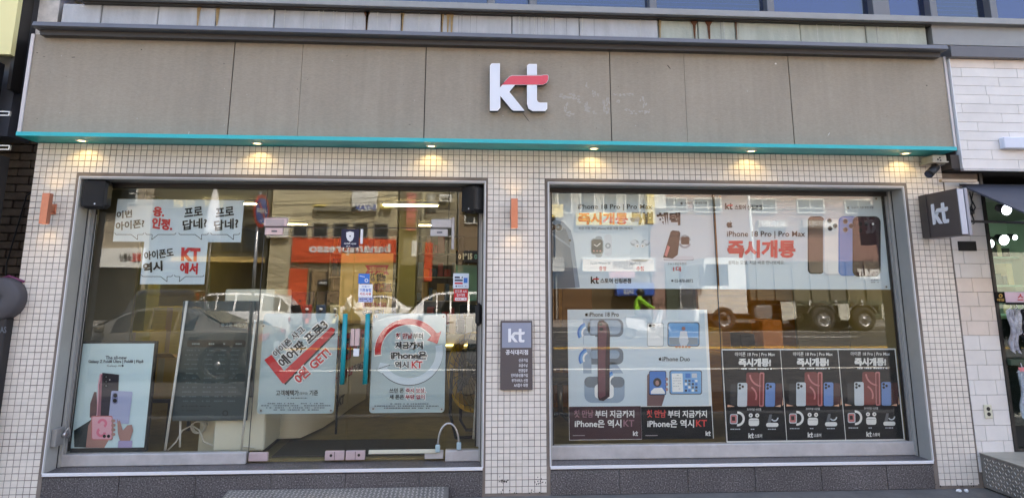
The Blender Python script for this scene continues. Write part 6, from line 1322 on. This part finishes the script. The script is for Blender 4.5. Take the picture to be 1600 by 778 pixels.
def skel(j):
    e = [('pelvis', 'waist'), ('waist', 'chest'), ('chest', 'neck'), ('neck', 'head')]
    for s in 'lr':
        e += [('pelvis', s+'hip'), (s+'hip', s+'knee'), (s+'knee', s+'ankle'), (s+'ankle', s+'toe'), ('chest', s+'shoulder'), (s+'shoulder', s+'elbow'), (s+'elbow', s+'wrist'), (s+'wrist', s+'hand')]
        for k in range(4): e.append((s+'hand', s+'finger%d' % k))
        e.append((s+'wrist', s+'thumb'))
    return e
def hands(j, dx, dz, curl=(0, 0)):
    for s, sg in (('l', 1), ('r', -1)):
        hx, hy, hz = j[s+'hand'][:3]
        for k in range(4): j[s+'finger%d' % k] = (hx+dx*(.07-.008*abs(k-1))+curl[0], hy+sg*(-.027+.018*k), hz+dz*(.07-.008*abs(k-1))+curl[1], .009)
        wx, wy, wz = j[s+'wrist'][:3]; j[s+'thumb'] = (wx+dx*.07, wy-sg*.045, wz+dz*.07, .011)
    return j
def scooter(label, paint, grp=None):
    t = thing('scooter', label, 'scooter', (0, 0, 0), group=grp)
    for x in (-.62, .64):
        q = MB(); q.lathe((x, -.05, .23), (0, 1, 0), [(.14, 0), (.21, 0), (.23, .03), (.23, .07), (.21, .1), (.14, .1), (.14, 0)], 20); o = obj('wheel', q, RUB, t); q = MB(); q.cyl((x, -.04, .23), (x, .04, .23), .135, None, 16); obj('rim', q, RIM, o)
    q = MB(); q.prism([(-.78, .62), (-.7, .42), (-.3, .32), (.25, .28), (.38, .55), (.52, .95), (.44, .98), (.28, .62), (.12, .40), (-.05, .42), (-.12, .68), (-.75, .76)], -.13, .13); obj('body', q, paint, t)
    obj('seat', MB().box((-.72, -.12, .75), (-.1, .12, .84), None, .035), BLACK, t); q = MB(); q.tube([(.64, 0, .23), (.5, 0, .9), (.46, 0, 1.02)], .03, 8); q.tube([(.34, -.33, 1.04), (.45, -.15, 1.05), (.45, .15, 1.05), (.34, .33, 1.04)], .016, 8); obj('handlebar', q, TRIM, t)
    obj('front_shield', MB().prism([(.36, .5), (.44, .45), (.58, 1.02), (.5, 1.06)], -.2, .2), paint, t); q = MB(); q.ball((.56, 0, .88), .08, HEADL, 10, (.6, 1, .8)); obj('headlight', q, HEADL, t)
    obj('front_mudguard', MB().prism([(.42, .4), (.5, .47), (.66, .5), (.82, .42), (.86, .3), (.8, .3), (.76, .4), (.64, .46), (.5, .42)], -.07, .07), paint, t)
    for s in (-1, 1): q = MB(); q.tube([(.42, s*.2, 1.05), (.38, s*.28, 1.2)], .008, 5); q.ball((.37, s*.29, 1.23), .05, TRIM, 8, (.3, 1, .7)); obj('mirror', q, TRIM, t)
    return t
WS_ = mat('scooter_white', (220, 220, 222), .3, coat=.6); sc0 = scooter('white scooter ridden past by the person in the green vest', WS_); p = MR(1008, 449, 19.4); sc0.location = (p.x, p.y, RZ); sc0.rotation_euler = (0, 0, R(0))
J = sides({'pelvis': (-.35, 0, .93, .15), 'waist': (-.34, 0, 1.10, .13), 'chest': (-.26, 0, 1.32, .155, .8), 'neck': (-.2, 0, 1.50, .06), 'head': (-.17, 0, 1.62, .1, .85), '*hip': (-.3, .1, .9, .095), '*knee': (.1, .17, .8, .07), '*ankle': (.12, .15, .40, .048), '*toe': (.27, .15, .36, .04), '*shoulder': (-.22, .19, 1.4, .068), '*elbow': (.02, .27, 1.2, .048), '*wrist': (.24, .29, 1.08, .033), '*hand': (.3, .29, 1.075, .03)})
J = hands(J, .6, -.5); GV = mat('hi_vis_green', (150, 210, 50), .7)
pr = person('rider', 'scooter rider in bright green vest and dark helmet, mirrored between the posters', J, skel(J), None, GV, mat('dark_trousers', (40, 42, 50), .8), helmet=TRIM); pr.location = sc0.location
cols_ = [(200, 200, 200), (40, 44, 50), (180, 60, 40), (60, 80, 110), (206, 196, 150), (70, 70, 72)]
for k, cl in enumerate(cols_):
    nm = ('silver', 'black', 'red', 'blue', 'cream', 'grey')[k]; s_ = scooter('%s scooter parked at the far kerb before the coffee shop' % nm, mat('scooter_'+nm, cl, .35, coat=.5), 'scooters parked across the street'); p = MR(432+k*24, 449, 25.4+.2*(k % 2)); s_.location = (p.x, p.y, RZ); s_.rotation_euler = (0, 0, R(60+k*7))
J = sides({'pelvis': (0, 0, .95, .14), 'waist': (.03, 0, 1.1, .125), 'chest': (.12, 0, 1.33, .155, .8), 'neck': (.2, 0, 1.5, .055), 'head': (.26, 0, 1.62, .1, .85), '*hip': (0, .1, .9, .09), '*knee': (.04, .11, .49, .062), '*ankle': (-.02, .12, .09, .045), '*toe': (.14, .13, .04, .04), '*shoulder': (.13, .19, 1.4, .065), '*elbow': (.24, .23, 1.15, .046), '*wrist': (.42, .18, 1.05, .032), '*hand': (.49, .17, 1.03, .03)})
J = hands(J, .7, -.3); pr = person('walker', 'person in white shirt leaning forward beside the parked scooters, mirrored', J, skel(J), None, mat('white_shirt', (222, 222, 220), .8), mat('dark_trousers', (40, 42, 50)), hair=mat('dark_hair', (30, 26, 24), .7)); p = MR(543, 449, 19.8); pr.location = (p.x, p.y, RZ); pr.rotation_euler = (0, 0, R(15))
# flowering planters at the far kerb
for k in range(5):
    c = MR(500+k*22, 449, 27.8); t = thing('planter', 'concrete planter of yellowish shrubs before the coffee shop, number %s from the orange door' % ('one', 'two', 'three', 'four', 'five')[k], 'planter', (c.x, c.y, 0), group='planters before the coffee shop'); obj('trough', MB().box((c.x-.32, c.y-.2, .02), (c.x+.32, c.y+.2, .5), None, .03), CONC, t)
    q = MB(); rr = random.Random(k)
    for i in range(260):
        p_ = Vector((c.x+rr.gauss(0, .17), c.y+rr.gauss(0, .12), .55+abs(rr.gauss(0, .2)))); a_ = Vector((rr.uniform(-1, 1), rr.uniform(-1, 1), rr.uniform(-1, 1))).normalized()*.05; b_ = a_.orthogonal().normalized()*.03; q.add([p_-a_, p_+b_, p_+a_, p_-b_], [(0, 1, 2, 3)], (mat('leaf_green', (92, 104, 50), .6), mat('leaf_yellow', (150, 136, 70), .6))[i % 3 == 0])
    obj('foliage', q, None, t, kind='stuff')

# mat inside the door, back shelves with goods, counter screens
obj('floor_mat', MB().box((W(432, 700, .5).x, .34, FLZ+.001), (W(680, 700, .5).x, 1.0, FLZ+.012), None, .003), mat('door_mat', (58, 54, 46), .95, bump=(300, .8)), None, 'dark brown rubber mat lying on the floor just inside the glass doors', cat='mat')
t = thing('goods_shelf', 'tall back shelf full of small phone boxes deep inside the shop', 'shelf', (-.9, 6.9, FLZ)); rr = random.Random(31)
for k in range(5): obj('shelf_board', MB().box((-2.4, 6.7, .6+k*.42), (.1, 7.09, .62+k*.42)), WHITE, t)
for x in (-2.4, -1.15, .08): obj('shelf_side', MB().box((x, 6.7, FLZ+.001), (x+.02, 7.09, 2.35)), WHITE, t)
q = MB(); gm = [mat('goods_%d' % k, c, .5) for k, c in enumerate(((220, 220, 216), (40, 40, 44), (180, 60, 50), (70, 110, 160), (200, 170, 90), (120, 130, 130)))]
for k in range(5):
    x = -2.35
    while x < .0:
        wv = rr.uniform(.06, .16)
        if rr.random() < .85: q.box((x, 6.72, .621+k*.42), (x+wv*.85, 6.95, .62+k*.42+rr.uniform(.12, .33)), rr.choice(gm), .004)
        x += wv
obj('phone_box_row', q, None, t, kind='stuff')
for i, (x, y) in enumerate(((-1.75, 1.35), (-1.5, 2.2))):
    t = thing('counter_screen', 'small dark screen standing on the curved counter, '+('nearer the door' if i == 0 else 'farther from the door'), 'screen', (x, y, FLZ+1.05)); obj('screen_panel', MB().box((x-.2, y, FLZ+1.12), (x+.2, y+.03, FLZ+1.4), None, .008), BLACK, t); obj('screen_foot', MB().box((x-.08, y-.05, FLZ+1.051), (x+.08, y+.09, FLZ+1.12), None, .01), BLACK, t)
for i, (x, y) in enumerate(((-.75, 3.2), (-.45, 4.1), (2.0, 3.2), (3.0, 3.0))):
    t = thing('stool', ('white stool before the curved counter', 'white stool farther back in the shop', 'white stool behind the pale two part poster', 'white stool behind the black posters')[i], 'stool', (x, y, FLZ)); q = MB(); q.cyl((x, y, FLZ+.62), (x, y, FLZ+.68), .18, None, 18); obj('seat', q, WHITE, t); q = MB(); q.cyl((x, y, FLZ+.02), (x, y, FLZ+.62), .025, None, 8); obj('column', q, STEEL, t); q = MB(); q.cyl((x, y, FLZ+.001), (x, y, FLZ+.02), .2, None, 18); obj('foot', q, STEEL, t)

# scuffs on the fascia, dirt at the foot of the tiles
q = MB(); rr = random.Random(12); SCF = mat('dark_scuff', (74, 66, 58), .9); SCW = mat('white_speck', (220, 216, 208), .8)
def fleck(px, py, L, a, w_, m):
    c_, s_ = math.cos(R(a)), math.sin(R(a)); pts = [(-L/2, 0), (-L/5, -w_/2), (L/4, -w_*.4), (L/2, 0), (L/5, w_/2), (-L/4, w_*.35)]
    q.add([W(px+x*c_-y*s_, py+x*s_+y*c_, FY-.0008) for x, y in pts], [list(range(6))], m)
for a in ((58, 83, 3, 0, 1.4), (69, 89, 4, 5, .8), (114.5, 90, 7, -5, 1.2), (121, 60, 3, 10, 1), (219, 59, 5, 80, .8), (221, 78, 2.4, 0, 1.6), (58, 186, 2, 0, 1.2), (1045, 105, 10, 50, 1.6), (1056, 76, 4, 20, 1), (1448, 134, 3, 0, 1.8), (822, 184, 20, 52, 1.1), (350, 100, 3, 10, .8), (640, 195, 4, 0, .8)): fleck(*a, SCF)
fleck(1212, 100, 3.4, 0, 2.6, SCW); fleck(1295, 210, 7, -60, .8, SCW); fleck(295, 208, 5, -70, .7, SCW); fleck(720, 60, 4, 10, .7, SCW)
for k in range(60): fleck(rr.uniform(70, 1470), rr.uniform(80, 205), rr.uniform(1, 3), rr.uniform(0, 180), rr.uniform(.3, .7), rr.choice((SCF, SCW, GL)))
obj('scuff_mark', q, None, FB, kind='stuff')
q = MB(); DRT = mat('black_dirt', (52, 48, 44), .95)
def smudge(cx, cz, n, sx, sz):
    for k in range(n):
        x, z = cx+rr.gauss(0, sx), max(.012, cz+abs(rr.gauss(0, sz))); a = rr.uniform(.002, .007); b = rr.uniform(.003, .014)
        q.add([(x-a, -.0012, z), (x-a*.3, -.0012, z-b*.5), (x+a, -.0012, z-b*.1), (x+a*.4, -.0012, z+b), (x-a*.6, -.0012, z+b*.5)], [(0, 1, 2, 3, 4)], DRT)
smudge(.36, .1, 14, .02, .02); smudge(.66, .08, 14, .04, .03); smudge(.5, .02, 16, .15, .01); smudge(4.35, .015, 12, .12, .01)
obj('dirt_smudge', q, DRT, SH, kind='stuff')
# litter on the pavement at the right
for i, (px_, py_, lab) in enumerate(((1497, 757, 'crumpled scrap of white paper on the pavement below the right pillar'), (1509, 758, 'brighter scrap of white tissue on the pavement beside the paper scrap'))):
    d_ = W(px_, py_, -.12); q = MB(); q.ball((d_.x, -.12, .016), .02, PAPERW, 6, (1.4-.5*i, .8, .6)); rr2 = random.Random(i)
    q.v = [(v[0]+rr2.uniform(-.004, .004), v[1]+rr2.uniform(-.004, .004), v[2]+rr2.uniform(-.002, .003)) for v in q.v]; q.smooth = [False]*len(q.f); obj('paper_scrap', q, PAPERW, None, lab, cat='litter')

obj('dark_backing', MB().box((px1+.035, .1, .31), (7.1, .14, 1.42)), mat('interior_shade', (34, 36, 34), .8), NB)  # dark panel added behind the garments: the dim lower interior put into colour
